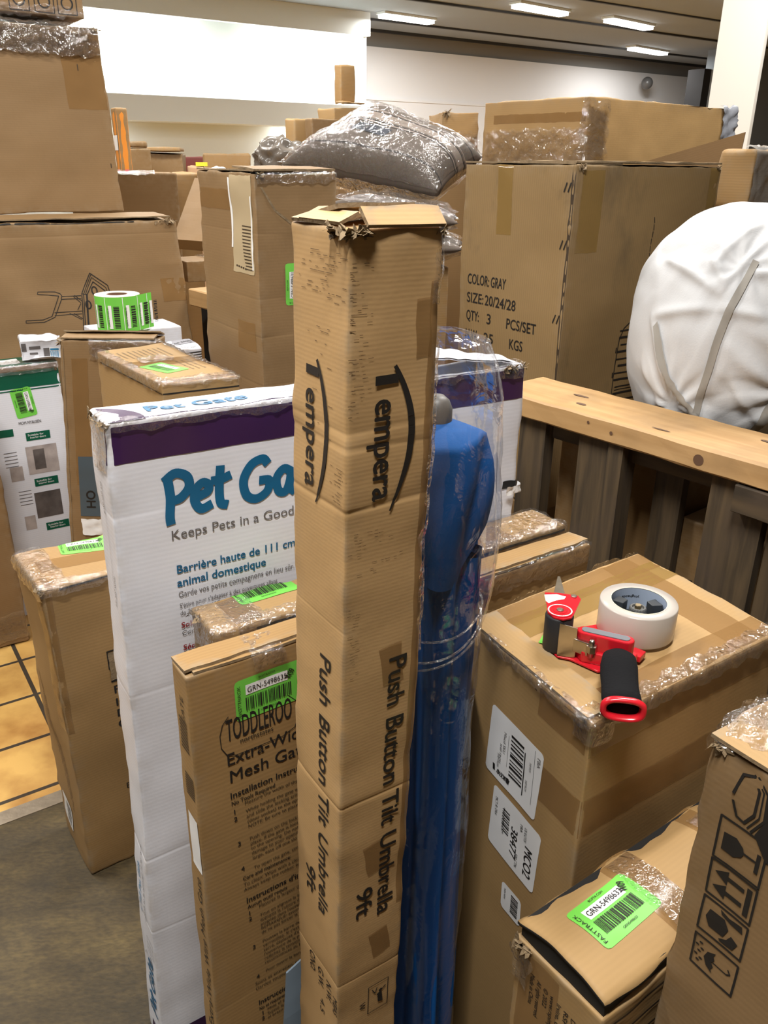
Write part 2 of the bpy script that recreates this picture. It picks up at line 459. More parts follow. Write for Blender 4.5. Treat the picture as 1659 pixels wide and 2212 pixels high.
    def fuzz(self, face, x0, x1, n, seed=0, ln=0.02, y=None, name='torn_edge'):
        """torn liner and board fibres hanging along the top edge of a side"""
        rd = random.Random(seed); V, F = [], []
        H_ = self.size(face)[1] if y is None else y
        for k in range(n):
            x = rd.uniform(x0, x1); w = rd.uniform(0.003, 0.009); l = rd.uniform(0.3, 1) * ln
            p = self.pt(face, x, H_ - rd.uniform(0, 0.006), 0.001); p2 = self.pt(face, x + w, H_ - rd.uniform(0, 0.006), 0.001)
            d = -self.inward(face) * rd.uniform(0.1, 0.5) + Vector((rd.uniform(-.6, .6), rd.uniform(-.6, .6), rd.uniform(-0.9, 0.8)))
            d.normalize()
            m1, m2 = p + d * l * .5 + Vector((0, 0, rd.uniform(-.004, .004))), p2 + d * l * .55
            t = p.lerp(p2, .5) + d * l
            th = -self.inward(face) * 0.0012
            b = len(V); V += [p, p2, m2, m1, t, p + th, p2 + th, m2 + th, m1 + th, t + th]
            F += [(b, b + 1, b + 2, b + 3), (b + 3, b + 2, b + 4), (b + 5, b + 8, b + 7, b + 6), (b + 8, b + 9, b + 7), (b, b + 3, b + 8, b + 5), (b + 1, b + 6, b + 7, b + 2), (b + 3, b + 4, b + 9, b + 8), (b + 2, b + 7, b + 9, b + 4)]
        return mesh_obj(name, V, F, M['inner'], self.root, False)
    def ink(self, face, off=0.0009): return Ink(lambda x, y: self.pt(face, x, y, off))

# ------------------------------------------------------------------ flat printing
_tc = {}
def text_geo(body, bold=0.0):
    key = (body, bold)
    if key in _tc: return _tc[key]
    cu = bpy.data.curves.new('lettering', 'FONT')
    cu.body = body; cu.size = 1.0; cu.offset = bold; cu.resolution_u = 3
    ob = bpy.data.objects.new('lettering', cu)
    me = ob.to_mesh()
    vs = [(v.co.x / 0.729, v.co.y / 0.729) for v in me.vertices]
    fs = [tuple(p.vertices) for p in me.polygons]
    ob.to_mesh_clear()
    bpy.data.objects.remove(ob); bpy.data.curves.remove(cu)
    _tc[key] = (vs, fs)
    return _tc[key]
class Ink:
    def __init__(self, f): self.f = f; self.V = []; self.F = []; self.items = []
    def add(self, pts, faces, x, y, rot=0.0):
        b = len(self.V); c, s = math.cos(rot), math.sin(rot)
        self.items.append((b, len(self.F), len(pts), len(faces)))
        for px, py in pts: self.V.append(self.f(x + px * c - py * s, y + px * s + py * c))
        self.F += [tuple(b + i for i in f) for f in faces]
        return self
    def text(self, body, x, y, cap, rot=0.0, bold=0.0, xs=1.0, shear=0.0, width=None, align='L', bend=None):
        vs, fs = text_geo(body, 0.0)
        if not vs: return self
        w = max(v[0] for v in vs)
        if width: xs = width / (w * cap)
        dx = {'L': 0, 'C': -w / 2, 'R': -w}[align]
        pts = [((vx + dx) * cap * xs + vy * cap * shear, vy * cap) for vx, vy in vs]
        if bend: pts = [(px, py + bend(px)) for px, py in pts]
        if bold > 0:      # heavier strokes: the outlines overlaid a little apart
            d = bold * cap * 1.1; n = len(pts); P, F = [], []
            for q, (ox, oy) in enumerate(((-d, 0), (d, 0), (0, d), (0, -d))):
                P += [(px + ox, py + oy) for px, py in pts]; F += [tuple(q * n + i for i in f) for f in fs]
            pts, fs = P, F
        return self.add(pts, fs, x, y, rot)
    def rect(self, x, y, w, h, rot=0.0, n=1):
        nx = max(1, int(w / 0.008)); ny = max(1, int(h / 0.008))
        pts = [(w * i / nx, h * j / ny) for j in range(ny + 1) for i in range(nx + 1)]
        fs = [(j * (nx + 1) + i, j * (nx + 1) + i + 1, (j + 1) * (nx + 1) + i + 1, (j + 1) * (nx + 1) + i) for j in range(ny) for i in range(nx)]
        return self.add(pts, fs, x, y, rot)
    def poly(self, pts, x=0, y=0, rot=0.0):
        bm = bmesh.new(); vs = [bm.verts.new((px, py, 0)) for px, py in pts]
        bm.faces.new(vs); bmesh.ops.triangulate(bm, faces=bm.faces[:]); bm.verts.index_update()
        P = [(v.co.x, v.co.y) for v in bm.verts]; F = [tuple(v.index for v in f.verts) for f in bm.faces]
        bm.free()
        return self.add(P, F, x, y, rot)
    def line(self, pts, w, x=0, y=0, rot=0.0, closed=False, taper=None):
        P, F = [], []
        n = len(pts)
        seg = []
        for i in range(n - (0 if closed else 1)):
            a, b = pts[i], pts[(i + 1) % n]
            L = math.hypot(b[0] - a[0], b[1] - a[1]); k = max(1, int(L / 0.015))
            for j in range(k): seg.append(((a[0] + (b[0] - a[0]) * j / k, a[1] + (b[1] - a[1]) * j / k), (a[0] + (b[0] - a[0]) * (j + 1) / k, a[1] + (b[1] - a[1]) * (j + 1) / k)))
        ns = len(seg)
        for i, (a, b) in enumerate(seg):
            L = math.hypot(b[0] - a[0], b[1] - a[1]) or 1e-9
            tx, ty = (b[0] - a[0]) / L, (b[1] - a[1]) / L
            w0 = w1 = w / 2
            if taper: w0, w1 = taper(i / ns) * w / 2, taper((i + 1) / ns) * w / 2
            e = min(w0, w1) * 0.35
            k = len(P)
            P += [(a[0] - ty * w0 - tx * e, a[1] + tx * w0 - ty * e), (a[0] + ty * w0 - tx * e, a[1] - tx * w0 - ty * e), (b[0] + ty * w1 + tx * e, b[1] - tx * w1 + ty * e), (b[0] - ty * w1 + tx * e, b[1] + tx * w1 + ty * e)]
            F.append((k, k + 1, k + 2, k + 3))
        return self.add(P, F, x, y, rot)
    def ring(self, cx, cy, rx, ry, w, x=0, y=0, rot=0.0, n=28):
        pts = [(cx + rx * math.cos(2 * math.pi * i / n), cy + ry * math.sin(2 * math.pi * i / n)) for i in range(n)]
        return self.line(pts, w, x, y, rot, True)
    def disc(self, cx, cy, rx, ry, x=0, y=0, rot=0.0, n=24):
        return self.poly([(cx + rx * math.cos(2 * math.pi * i / n), cy + ry * math.sin(2 * math.pi * i / n)) for i in range(n)], x, y, rot)
    def bars(self, w, h, n, x, y, rot=0.0, seed=0, ox=0, oy=0):
        rd = random.Random(seed); ws = [rd.choice((1, 1, 1.6, 2.4)) for _ in range(2 * n)]
        tot = sum(ws); px = 0.0; P, F = [], []
        for i, k in enumerate(ws):
            ww = k * w / tot
            if i % 2 == 0:
                b = len(P); P += [(ox + px, oy), (ox + px + ww, oy), (ox + px + ww, oy + h), (ox + px, oy + h)]; F.append((b, b + 1, b + 2, b + 3))
            px += ww
        return self.add(P, F, x, y, rot)
    def out(self, name, mat, parent, label=None):
        """one part for each block of printing that stands apart"""
        if not self.V: return None
        box = []
        for (b, f, n, m) in self.items:
            P = self.V[b:b + n]
            box.append((Vector([min(p[i] for p in P) for i in range(3)]), Vector([max(p[i] for p in P) for i in range(3)])))
        par = list(range(len(box)))
        def root(i):
            while par[i] != i: i = par[i]
            return i
        for i in range(len(box)):
            for j in range(i):
                g = [max(0.0, box[i][0][a] - box[j][1][a], box[j][0][a] - box[i][1][a]) for a in range(3)]
                if math.sqrt(sum(q * q for q in g)) <= 0.019: par[root(i)] = root(j)
        grp = {}
        for i in range(len(box)): grp.setdefault(root(i), []).append(i)
        o = None
        for ids in grp.values():
            V, F = [], []
            for i in ids:
                b, f, n, m = self.items[i]
                d = len(V) - b
                V += self.V[b:b + n]; F += [tuple(q + d for q in fc) for fc in self.F[f:f + m]]
            o = mesh_obj(name, V, F, M[mat] if isinstance(mat, str) else mat, parent, False)
            if label: o['label'] = label
        return o
def rounded(w, h, r, n=4):
    pts = []
    for cx, cy, a0 in ((w - r, r, -90), (w - r, h - r, 0), (r, h - r, 90), (r, r, 180)):
        for i in range(n + 1):
            a = math.radians(a0 + 90 * i / n); pts.append((cx + r * math.cos(a), cy + r * math.sin(a)))
    return pts
def green_label(c, face, cx, cy, rot, number, w=0.098, h=0.064, seed=1, parent=None, scribble=True):
    """green lot label: number panel, barcode, small caption, side word; centred at cx, cy and turned by rot"""
    co, si = math.cos(rot), math.sin(rot)
    X, Y = cx - w / 2 * co + h / 2 * si, cy - w / 2 * si - h / 2 * co
    g = c.patch('barcode_label', face, cx - w / 2, cy - h / 2, cx + w / 2, cy + h / 2, 'label_green', 0.0008, 0.006, rot=rot, corner=0.0018)
    g['label'] = 'green lot label with barcode'
    p = Ink(lambda x, y: c.pt(face, x, y, 0.0012))
    p.rect(X + .16 * w * co - .60 * h * si, Y + .16 * w * si + .60 * h * co, .64 * w, .24 * h, rot)
    p.out('number_panel', 'white', g, 'white strip with the lot number')
    k = Ink(lambda x, y: c.pt(face, x, y, 0.0018))
    def at(lx, ly): return X + lx * co - ly * si, Y + lx * si + ly * co
    k.text(number, *at(.18 * w, .655 * h), .135 * h, rot, 0.0, width=.60 * w)
    k.bars(.70 * w, .32 * h, 26, X, Y, rot, seed, .15 * w, .22 * h)
    k.text('GRN5498635'[:3] + number[-7:], *at(.36 * w, .10 * h), .05 * h, rot, width=.25 * w)
    k.text('BOFTA.COM', *at(.36 * w, .90 * h), .055 * h, rot, width=.25 * w)
    k.text('FASTTRACK', *at(.08 * w, .10 * h), .05 * w, rot + math.pi / 2, width=.78 * h)
    if scribble: k.text('W09', *at(.83 * w, .60 * h), .16 * h, rot + 1.0, 0.02, width=.15 * w)
    k.out('label_print', 'ink', g, 'black barcode and lettering')
    return g
def paras(k, x, y, lines, cap, lead, rot=0.0, width=None, bold=0.0, ragged=None):
    dx, dy = -math.sin(rot), math.cos(rot)
    for i, t in enumerate(lines):
        if t: k.text(t, x - dx * lead * i, y - dy * lead * i, cap, rot, bold)
# ------------------------------------------------------------------ the setting
def prism(name, pts, z0, z1, mat, parent=None, kind=None, uvs=True):
    n = len(pts)
    V = [(p[0], p[1], z0) for p in pts] + [(p[0], p[1], z1) for p in pts]
    F = [tuple(range(n - 1, -1, -1)), tuple(range(n, 2 * n))] + [(i, (i + 1) % n, n + (i + 1) % n, n + i) for i in range(n)]
    o = mesh_obj(name, V, F, M[mat] if isinstance(mat, str) else mat, parent, False)
    if kind: o['kind'] = kind
    return o
GU = Vector((math.cos(GRID), math.sin(GRID))); GV = Vector((-GU.y, GU.x))
def g2(p, a, b): return (p[0] + GU.x * a + GV.x * b, p[1] + GU.y * a + GV.y * b)
def grect(p, a0, a1, b0, b1): return [g2(p, a0, b0), g2(p, a1, b0), g2(p, a1, b1), g2(p, a0, b1)]

def tile_mat():
    m, nt, b = new_mat('terracotta_tiles'); L = nt.links.new
    tc = N(nt, 'ShaderNodeTexCoord'); mp = N(nt, 'ShaderNodeMapping')
    mp.inputs['Rotation'].default_value = (0, 0, -GRID)
    L(tc.outputs['Object'], mp.inputs['Vector'])
    br = N(nt, 'ShaderNodeTexBrick'); br.offset = 0.0; br.squash = 1.0
    br.inputs['Scale'].default_value = 1.0; br.inputs['Brick Width'].default_value = 0.217; br.inputs['Row Height'].default_value = 0.217
    br.inputs['Mortar Size'].default_value = 0.0065; br.inputs['Mortar Smooth'].default_value = 0.15; br.inputs['Bias'].default_value = 0
    br.inputs['Color1'].default_value = (0.58, 0.36, 0.11, 1); br.inputs['Color2'].default_value = (0.50, 0.285, 0.08, 1)
    br.inputs['Mortar'].default_value = (0.045, 0.036, 0.026, 1)
    ad = N(nt, 'ShaderNodeVectorMath', operation='ADD')
    ad.inputs[1].default_value = (TILE0[0], TILE0[1], 0)
    L(mp.outputs['Vector'], ad.inputs[0]); L(ad.outputs['Vector'], br.inputs['Vector'])
    nz = N(nt, 'ShaderNodeTexNoise'); nz.inputs['Scale'].default_value = 7; nz.inputs['Detail'].default_value = 7
    L(tc.outputs['Object'], nz.inputs['Vector'])
    mx = N(nt, 'ShaderNodeMix', data_type='RGBA', blend_type='MULTIPLY'); mx.inputs[0].default_value = 1
    cr = N(nt, 'ShaderNodeValToRGB'); cr.color_ramp.elements[0].position = .35; cr.color_ramp.elements[0].color = (0.62, 0.50, 0.42, 1); cr.color_ramp.elements[1].position = .62; cr.color_ramp.elements[1].color = (1.1, 1.1, 1.1, 1)
    L(nz.outputs['Fac'], cr.inputs[0]); L(br.outputs['Color'], mx.inputs[6]); L(cr.outputs[0], mx.inputs[7])
    L(mx.outputs[2], b.inputs['Base Color']); b.inputs['Roughness'].default_value = 0.32
    bp = N(nt, 'ShaderNodeBump'); bp.invert = True; bp.inputs['Strength'].default_value = 0.6; bp.inputs['Distance'].default_value = 0.004
    L(br.outputs['Fac'], bp.inputs['Height']); L(bp.outputs['Normal'], b.inputs['Normal'])
    return m
def ply_mat():
    m, nt, b = new_mat('scuffed_brown_deck'); L = nt.links.new
    tc = N(nt, 'ShaderNodeTexCoord')
    n1 = N(nt, 'ShaderNodeTexNoise'); n1.inputs['Scale'].default_value = 3.2; n1.inputs['Detail'].default_value = 10; n1.inputs['Roughness'].default_value = 0.7
    mp = N(nt, 'ShaderNodeMapping'); mp.inputs['Rotation'].default_value = (0, 0, -0.4); mp.inputs['Scale'].default_value = (1, 2.2, 1)
    L(tc.outputs['Object'], mp.inputs['Vector']); L(mp.outputs['Vector'], n1.inputs['Vector'])
    cr = N(nt, 'ShaderNodeValToRGB'); e = cr.color_ramp.elements
    e[0].position = .30; e[0].color = (0.020, 0.014, 0.005, 1); e[1].position = .72; e[1].color = (0.105, 0.073, 0.024, 1)
    m1 = e.new(.5); m1.color = (0.052, 0.035, 0.0125, 1)
    L(n1.outputs['Fac'], cr.inputs[0])
    n2 = N(nt, 'ShaderNodeTexNoise'); n2.inputs['Scale'].default_value = 70; n2.inputs['Detail'].default_value = 6
    L(mp.outputs['Vector'], n2.inputs['Vector'])
    mx = N(nt, 'ShaderNodeMix', data_type='RGBA', blend_type='OVERLAY'); mx.inputs[0].default_value = 0.7
    L(cr.outputs[0], mx.inputs[6]); L(n2.outputs['Fac'], mx.inputs[7])
    L(mx.outputs[2], b.inputs['Base Color']); b.inputs['Roughness'].default_value = 0.75
    bp = N(nt, 'ShaderNodeBump'); bp.inputs['Strength'].default_value = 0.4; bp.inputs['Distance'].default_value = 0.003
    L(n2.outputs['Fac'], bp.inputs['Height']); L(bp.outputs['Normal'], b.inputs['Normal'])
    return m
# a grout crossing stands at (-1.037, 2.091): shift the brick pattern so that it does
_c = Vector((-1.046, 2.087)); _lx, _ly = _c.dot(GU), _c.dot(GV)
TILE0 = (-(_lx % 0.217), -(_ly % 0.217))
EDGE = (-0.888, 1.632)          # metal strip between deck and tiles
floor = prism('floor', [(-14, -6), (16, -6), (16, 30), (-14, 30)], -0.06, 0.0, tile_mat(), kind='structure')
deck = prism('floor_deck', grect(EDGE, -6, 5, -6, -0.045), -0.03, 0.002, ply_mat(), kind='structure')
M['strip_metal'] = simple('worn_metal_strip', (0.42, 0.36, 0.28), 0.32, metal=0.75, var=0.35, vscale=30, bump=0.3)
prism('trim_1', grect(EDGE, -6, 5, -0.05, -0.004), -0.03, 0.004, 'strip_metal', kind='structure')

ceil = prism('ceiling', [(-14, -6), (16, -6), (16, 34), (-14, 34)], CEIL, CEIL + 0.1, 'ceil', kind='structure')
# far wall: a bulkhead with a lit cove on the left, the deeper grey wall on the right
WC = (-0.325, 15.5)
prism('wall_back', grect(WC, -12, 0.0, 0.62, 0.9), 0, CEIL, 'wall', kind='structure')
prism('wall_bulkhead', grect(WC, -12, 0.0, 0.0, 0.66), 1.99, 2.33, 'wall', kind='structure')
prism('trim_2', grect(WC, -12, 0.0, 0.0, 0.12), 3.36, CEIL, 'wall', kind='structure')
prism('trim_3', grect(WC, -12, 0.0, 0.12, 0.16), 3.50, CEIL, 'wall', kind='structure')
prism('wall_return', grect(WC, -0.06, 0.0, 0.12, 2.3), 2.33, CEIL, 'wall', kind='structure')
prism('wall_return_low', grect(WC, -0.06, 0.0, 0.66, 2.3), 0, 2.33, 'wall', kind='structure')
prism('wall_right', grect((-0.37, 17.5), -0.3, 12, 0.0, 0.3), 0, 3.44, 'wall_grey', kind='structure')
prism('trim_4', grect((-0.37, 17.5), -0.3, 12, -0.02, 0.3), 2.55, 2.60, 'wall_grey', kind='structure')
M['soffit'] = simple('soffit_grey', (0.26, 0.25, 0.235), 0.9)
prism('trim_5', grect((-0.37, 17.5), -0.3, 12, 0.05, 0.3), 3.44, CEIL, 'soffit', kind='structure')
prism('wall_side', [(-9.6, -6), (-9.4, -6), (-9.4, 14), (-9.6, 14)], 0, CEIL, 'wall', kind='structure')
prism('door_1', grect((6.3, 19.4), -0.05, 0.55, -0.3, 0.1), 0, 3.3, 'dark', kind='structure')
prism('trim_6', grect((6.3, 19.4), 0.17, 0.40, -0.36, -0.30), 0, 3.3, 'ceil', kind='structure')
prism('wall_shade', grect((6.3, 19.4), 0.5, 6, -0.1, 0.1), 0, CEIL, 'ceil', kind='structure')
# ceiling tracks
for i, (b, w, dz) in enumerate(((0.95, .10, .03), (0.55, .05, .05), (-.45, .06, .03), (-2.4, .06, .03), (-3.9, .05, .02))):
    o = prism('trim_%d' % (7 + i), grect((-0.35, 16.6), -14, 16, b, b + w), CEIL - dz, CEIL + .01, 'groove', kind='structure')
# square white column on the right
M['column_paint'] = simple('column_paint', (0.80, 0.78, 0.72), 0.6, bump=0.05)
prism('column', [(2.245, 6.5), (2.53, 6.42), (2.70, 6.80), (2.40, 6.92)], 0, CEIL, 'column_paint', kind='structure')
# fixtures in view
def fixture(x0, y0, x1, y1, label, n=0, on=True):
    a = math.atan2(y1 - y0, x1 - x0); L = math.hypot(x1 - x0, y1 - y0)
    r = empty('ceiling_light', ((x0 + x1) / 2, (y0 + y1) / 2, CEIL), label, 'ceiling light', 'tube lights on the ceiling')
    c, s = math.cos(a), math.sin(a)
    def bar(nm, l, w, z0, z1, m):
        pts = [((x0 + x1) / 2 + c * u - s * v, (y0 + y1) / 2 + s * u + c * v) for u, v in ((-l / 2, -w / 2), (l / 2, -w / 2), (l / 2, w / 2), (-l / 2, w / 2))]
        return prism(nm, pts, z0, z1, m, r)
    bar('housing', L + .06, .24, CEIL - .035, CEIL - .001, 'wall')
    bar('diffuser', L, .19, CEIL - .085, CEIL - .035, 'tube')
    area('tube_light', ((x0 + x1) / 2, (y0 + y1) / 2, CEIL - .10), (1.2, .16), 75, (0, 0, a))
fixture(-0.14, 15.41, .68, 16.05, 'glowing ceiling tube left of the others, above the end of the bright wall')
fixture(1.87, 14.33, 2.72, 15.05, 'glowing ceiling tube second from left, at the very top of the photo')
fixture(3.55, 15.57, 4.44, 16.4, 'glowing ceiling tube third from left, nearer the white column')
fixture(4.89, 19.15, 5.8, 19.98, 'glowing ceiling tube lowest and farthest, beside the white column')
fixture(4.9, 13.6, 5.7, 14.3, 'glowing ceiling tube cut off by the top edge beside the column')
# cove lamps behind the bulkhead lip wash the wall
for k, w in ((-3.9, 70), (-2.6, 0), (-0.75, 75), (-6.2, 60)):
    if w:
        p = g2(WC, k, 0.36)
        area('cove_lamp', (p[0], p[1], 3.44), (1.5, .10), w, (math.radians(18), 0, GRID), (1.0, .95, .84))
for k, w in ((-0.95, 38), (-4.9, 34)):
    p = g2(WC, k, 0.40)
    area('cove_lamp', (p[0], p[1], 1.985), (.7, .10), w, (math.radians(25), 0, GRID), (1.0, .96, .86))
dm = empty('security_camera', (5.9, 21.35, 3.2), 'small round dome camera high on the grey wall left of the column', 'security camera')
bm = bmesh.new(); bmesh.ops.create_uvsphere(bm, u_segments=20, v_segments=12, radius=.13, matrix=Matrix.Translation((5.9, 21.35, 3.2)))
bm_obj('dome', bm, simple('grey_dome', (.10, .10, .10), .3), dm)
# ------------------------------------------------------------------ the boxes
P1 = math.pi / 2
C = Carton
temp = C('umbrella_carton', 'tall narrow kraft carton in front reading Push Button Tilt Umbrella', 'box', -.031, .725, 33, .099, .111, 1.447, 0, (-.034, .056), r=.006, dent=.0016, crush=.003, seed=3, mat='kraft_flute', step=.018, creases=((2, 1.265, .0022, .0035, .05), (2, 1.250, .0022, .003, -.03), (2, 1.184, .0035, .003, .05), (2, .803, .0032, .0024, .0), (2, .490, .0022, .002, .0), (2, 1.045, .0010, .002, -.2)))
pet = C('gate_carton', 'white and purple box with big blue pet gate lettering behind the tall carton', 'box', -.365, 1.036, 32, .715, .080, 1.18, 0.0, (-.02, -.045), r=.008, dent=.0026, crush=.003, seed=5, mat='white_board', step=.022, creases=((2, .762, .0016, .003, .01), (2, .452, .003, .003, .03), (2, .30, .002, .003, -.02), (2, 1.045, .0012, .003, .04)))
tod = C('gate_carton', 'thin kraft box with mesh gate instructions, frontmost of the gate boxes', 'box', -.245, .872, 34.5, .725, .050, .90, 0, (.0, -.02), r=.004, seed=7, mat='kraft', creases=((2, .583, .001, .0025, .05), (2, .305, .001, .0025, .05)))
g36 = C('cardboard_box', 'kraft box between the white gate box and the thin instruction box', 'box', -.226, .968, 35.0, .675, .088, .905, 0, (0, -.04), r=.008, dent=.002, crush=.004, seed=9, mat='kraft_gold')
big = C('cardboard_box', 'large kraft carton with the red tape gun lying on it', 'box', 0, 0, 0, 1, 1, .87, 0, plan=((.127, 1.075), (.257, .828), (.587, 1.054), (.447, 1.318)), r=.005, dent=.0015, crush=.002, seed=11, mat='kraft_gold')
lbr = C('cardboard_box', 'kraft box standing on the brown deck at lower left', 'box', -.621, 1.328, 37, .30, .185, .77, 0.002, (-.028, .073), r=.009, dent=.004, crush=.005, seed=13, mat='kraft')
gray = C('suitcase_carton', 'large soiled carton printed COLOR GRAY behind the plank', 'box', .418, 2.0, 36, .548, .376, 1.495, .66, r=.005, dent=.003, crush=.003, seed=15, mat='kraft_dirty')
stp = C('cardboard_box', 'tall kraft box with a peeled pale strip at its corner', 'box', -.301, 2.0, 34, .213, .334, 1.471, 0, r=.007, dent=.004, crush=.005, seed=17, mat='kraft_pink', creases=((2, 1.19, .0015, .0025, .05), (2, 1.10, .002, .0025, .05), (2, 1.34, .0012, .0025, -.05), (2, .98, .0015, .0025, .05)))
whl = C('cart_carton', 'wide kraft carton at left printed with a hand cart drawing', 'box', -1.84, 2.39, 33, 1.3, .45, 1.297, 0, (.10, 0), r=.012, dent=.006, crush=.006, seed=19, mat='kraft_pink', step=.03, creases=((2, 1.15, .0022, .003, .02), (2, 1.06, .0018, .003, .01), (2, 1.255, .003, .004, .0)))
lab = C('cardboard_box', 'kraft box behind the white gate box with a green label on top', 'box', 0, 0, 0, 1, 1, 1.05, 0, plan=((-.725, 2.062), (-.482, 1.749), (-.33, 1.832), (-.592, 2.191)), r=.005, crush=.003, seed=21, mat='kraft_gold')
opn = C('cardboard_box', 'narrow worn kraft box standing right of the green and white box', 'box', -.905, 2.295, 0, .27, .085, 1.03, 0, (-.09, 0), r=.006, dent=.002, crush=.004, seed=23, mat='kraft_pink')
grn = C('gate_carton', 'white box with green top band and small room photos at left', 'box', -1.32, 2.51, 34, .30, .12, .885, 0, r=.006, seed=25, mat='white_board')
lft = C('cardboard_box', 'kraft box cut by the left edge, standing on the tiles', 'box', -1.435, 2.21, 34.5, .31, .15, .86, 0, r=.012, dent=.003, crush=.006, seed=27, mat='kraft_pink')
flp = C('cardboard_box', 'kraft box at bottom right with a lifted lid and a green label', 'box', .240, .60, 36, .42, .132, .66, 0, r=.006, dent=.002, crush=.004, seed=29, mat='kraft_gold')
drk = C('cardboard_box', 'kraft box at the lower right corner with black handling symbols', 'box', .312 + .30 * .559, .640 - .30 * .829, 34, .34, .30, 1.0, 0, (-.008, -.014), r=.007, dent=.004, crush=.006, seed=31, mat='kraft_pink')
# ------------------------------------------------------------------ details of each box
D = -P1   # text running downwards
# tall umbrella carton
H = temp.h
def swoosh(k, face_x, y0, y1, bow, w):
    pts = []
    for i in range(31):
        t = i / 30
        pts.append((face_x + bow * (4 * t * (1 - t)) * (1 - .25 * t) + (0.006 - 0.004 * t) * 0, y0 + (y1 - y0) * t))
    k.line(pts, w, taper=lambda t: .25 + 1.1 * math.sin(math.pi * min(1, .12 + t * .86)) ** .8)
def temp_face(face, x0, dx, xs):
    k = temp.ink(face)
    # name: the T hangs from the swoosh, the rest in bold lower case
    k.poly([(x0, 1.309), (x0 + .026, 1.309), (x0 + .026, 1.318), (x0, 1.318)])
    k.text('empera', x0 + .001, 1.296, .0265, D, .018, width=.104)
    swoosh(k, x0 + .022, 1.325, 1.178, .024, .0055)
    for s, ya, yb in (('Push', 1.000, .932), ('Button', .917, .815), ('Tilt', .801, .750), ('Umbrella', .736, .594)):
        k.text(s, x0 + .029 + dx, ya, .0245, D, .016, width=ya - yb)
    k.text('9ft', x0 - .003 + dx * .3, .655, .0245, D, .016, width=.050)
    return k
k = temp_face('front', .029, 0.0, 1)
k.line([(.050, .455), (.082, .455), (.082, .40), (.050, .40)], .0012, closed=True)
k.disc(.070, .437, .003, .003); k.poly([(.066, .415), (.074, .413), (.072, .433), (.065, .433)]); k.line([(.064, .430), (.078, .441)], .002)
k.line([(.056, .446), (.061, .436), (.064, .446)], .0014)
k.text('W', .036, .43, .010, D, .01)
k.out('printed_lettering', 'ink', temp.root, 'black lettering on the right face')
k = temp_face('left', .031, 0.002, 1)
for i, (s, y) in enumerate((('N.W.', .475), ('G.W.', .480), ('C/NO.', .490))):
    k.text(s, .080 - .022 * i, y, .014, D, .012, width=.040)
k.text('MEAS', .098, .462, .012, D, .012, width=.036)
k.text('4.5', .064, .42, .012, D, .0, width=.028)
k.out('printed_lettering', 'ink', temp.root, 'black lettering on the left face')
# rubbed flute marks
rd = random.Random(4)
k = temp.ink('front', .0007)
for (cx, cy, n, sx, sy) in ((.012, 1.40, 6, .006, .03), (.010, 1.33, 30, .008, .05), (.030, 1.135, 16, .018, .025), (.012, 1.125, 14, .006, .035), (.010, 1.03, 24, .005, .045)):
    for i in range(n):
        x, y = rd.gauss(cx, sx), cy + rd.uniform(-sy, sy)
        y = round(y / .0036) * .0036
        if .003 < x < .09: k.rect(x, y, rd.uniform(.002, .006), .0005)
for i in range(26):
    k.rect(rd.uniform(-.0, .004), round(rd.uniform(1.28, 1.42) / .0036) * .0036, .004, .0007)
k.out('rubbed_marks', 'faint_ink', temp.root, 'dark scuffs along the board flutes')
k = temp.ink('left', .0007)
for (cx, cy, n, sx, sy) in ((.050, 1.405, 34, .018, .022), (.078, 1.405, 26, .012, .022), (.06, 1.30, 14, .02, .06), (.094, 1.21, 26, .005, .02)):
    for i in range(n):
        k.rect(rd.gauss(cx, sx), round((cy + rd.uniform(-sy, sy)) / .0036) * .0036, rd.uniform(.003, .009), .0006)
k.out('rubbed_marks', 'faint_ink', temp.root, 'dark scuffs along the board flutes')
temp.tape('front', .073, 1.33, .090, 1.385, 'tape', .05)
temp.tape('front', .087, .60, .104, 1.40, 'tape', 0, seed=2)
temp.tape('front', .048, .965, .075, 1.015, 'tape', .12, seed=3)
temp.tape('front', .037, .675, .066, .727, 'tape', .2, seed=5)
temp.tape('front', .050, .515, .078, .565, 'tape', .2, seed=6)
temp.flap('left', .004, .078, .030, 14, mat='kraft_flute', rag=.010, seed=2, lift=.001, th=.003)
temp.flap('left', .020, .094, .024, 24, mat='kraft_flute', rag=.010, seed=3, lift=.002, th=.003)
temp.flap('front', .016, .098, .020, 46, mat='kraft_flute', rag=.003, seed=5, lift=.000)
temp.flap('back', .004, .085, .070, 11, mat='kraft_flute', rag=.005, seed=6, lift=.001)
temp.fuzz('left', .080, .109, 34, 1, .010); temp.fuzz('front', 0, .016, 26, 2, .009); temp.fuzz('front', .088, .099, 12, 3, .009)
temp.film('front', .088, 1.38, .1035, temp.h + .004, .0015, 3)
temp.film('front', .092, 1.00, .1035, 1.34, .0012, 4, step=.008)

# white and purple gate box
H = pet.h; W, T = pet.lu, pet.lv
def band(face, x0, y0, x1, y1, name='printed_band', mat='purple'):
    o = pet.patch(name, face, x0, y0, x1, y1, mat, .0007, .012); o['label'] = 'purple band'; return o
band('front', -.004, H - .058, W - .004, H + .004)
band('front', -.004, .0, W - .004, .052)
band('right', 0.004, H - .058, T, H - .002)
pet.patch('printed_band', 'left', T * .35, -0.0, T, .045, 'purple', .0008, .01)['label'] = 'purple corner at the foot'
k = pet.ink('top', .0012)
k.poly([(.004, .0)] + [(.004 + .050 * math.cos(a * P1 / 12), .062 * math.sin(a * P1 / 12)) for a in range(13)] + [(.004, .062)])
k.out('printed_corner', 'purple', pet.root, 'purple quarter round on the lid')
k = pet.ink('top', .0012); k.text('Pet Gate', .062, .026, .026, 0, .035, width=.15); k.out('printed_lettering', 'blue_print', pet.root, 'blue pet gate lettering on the lid')
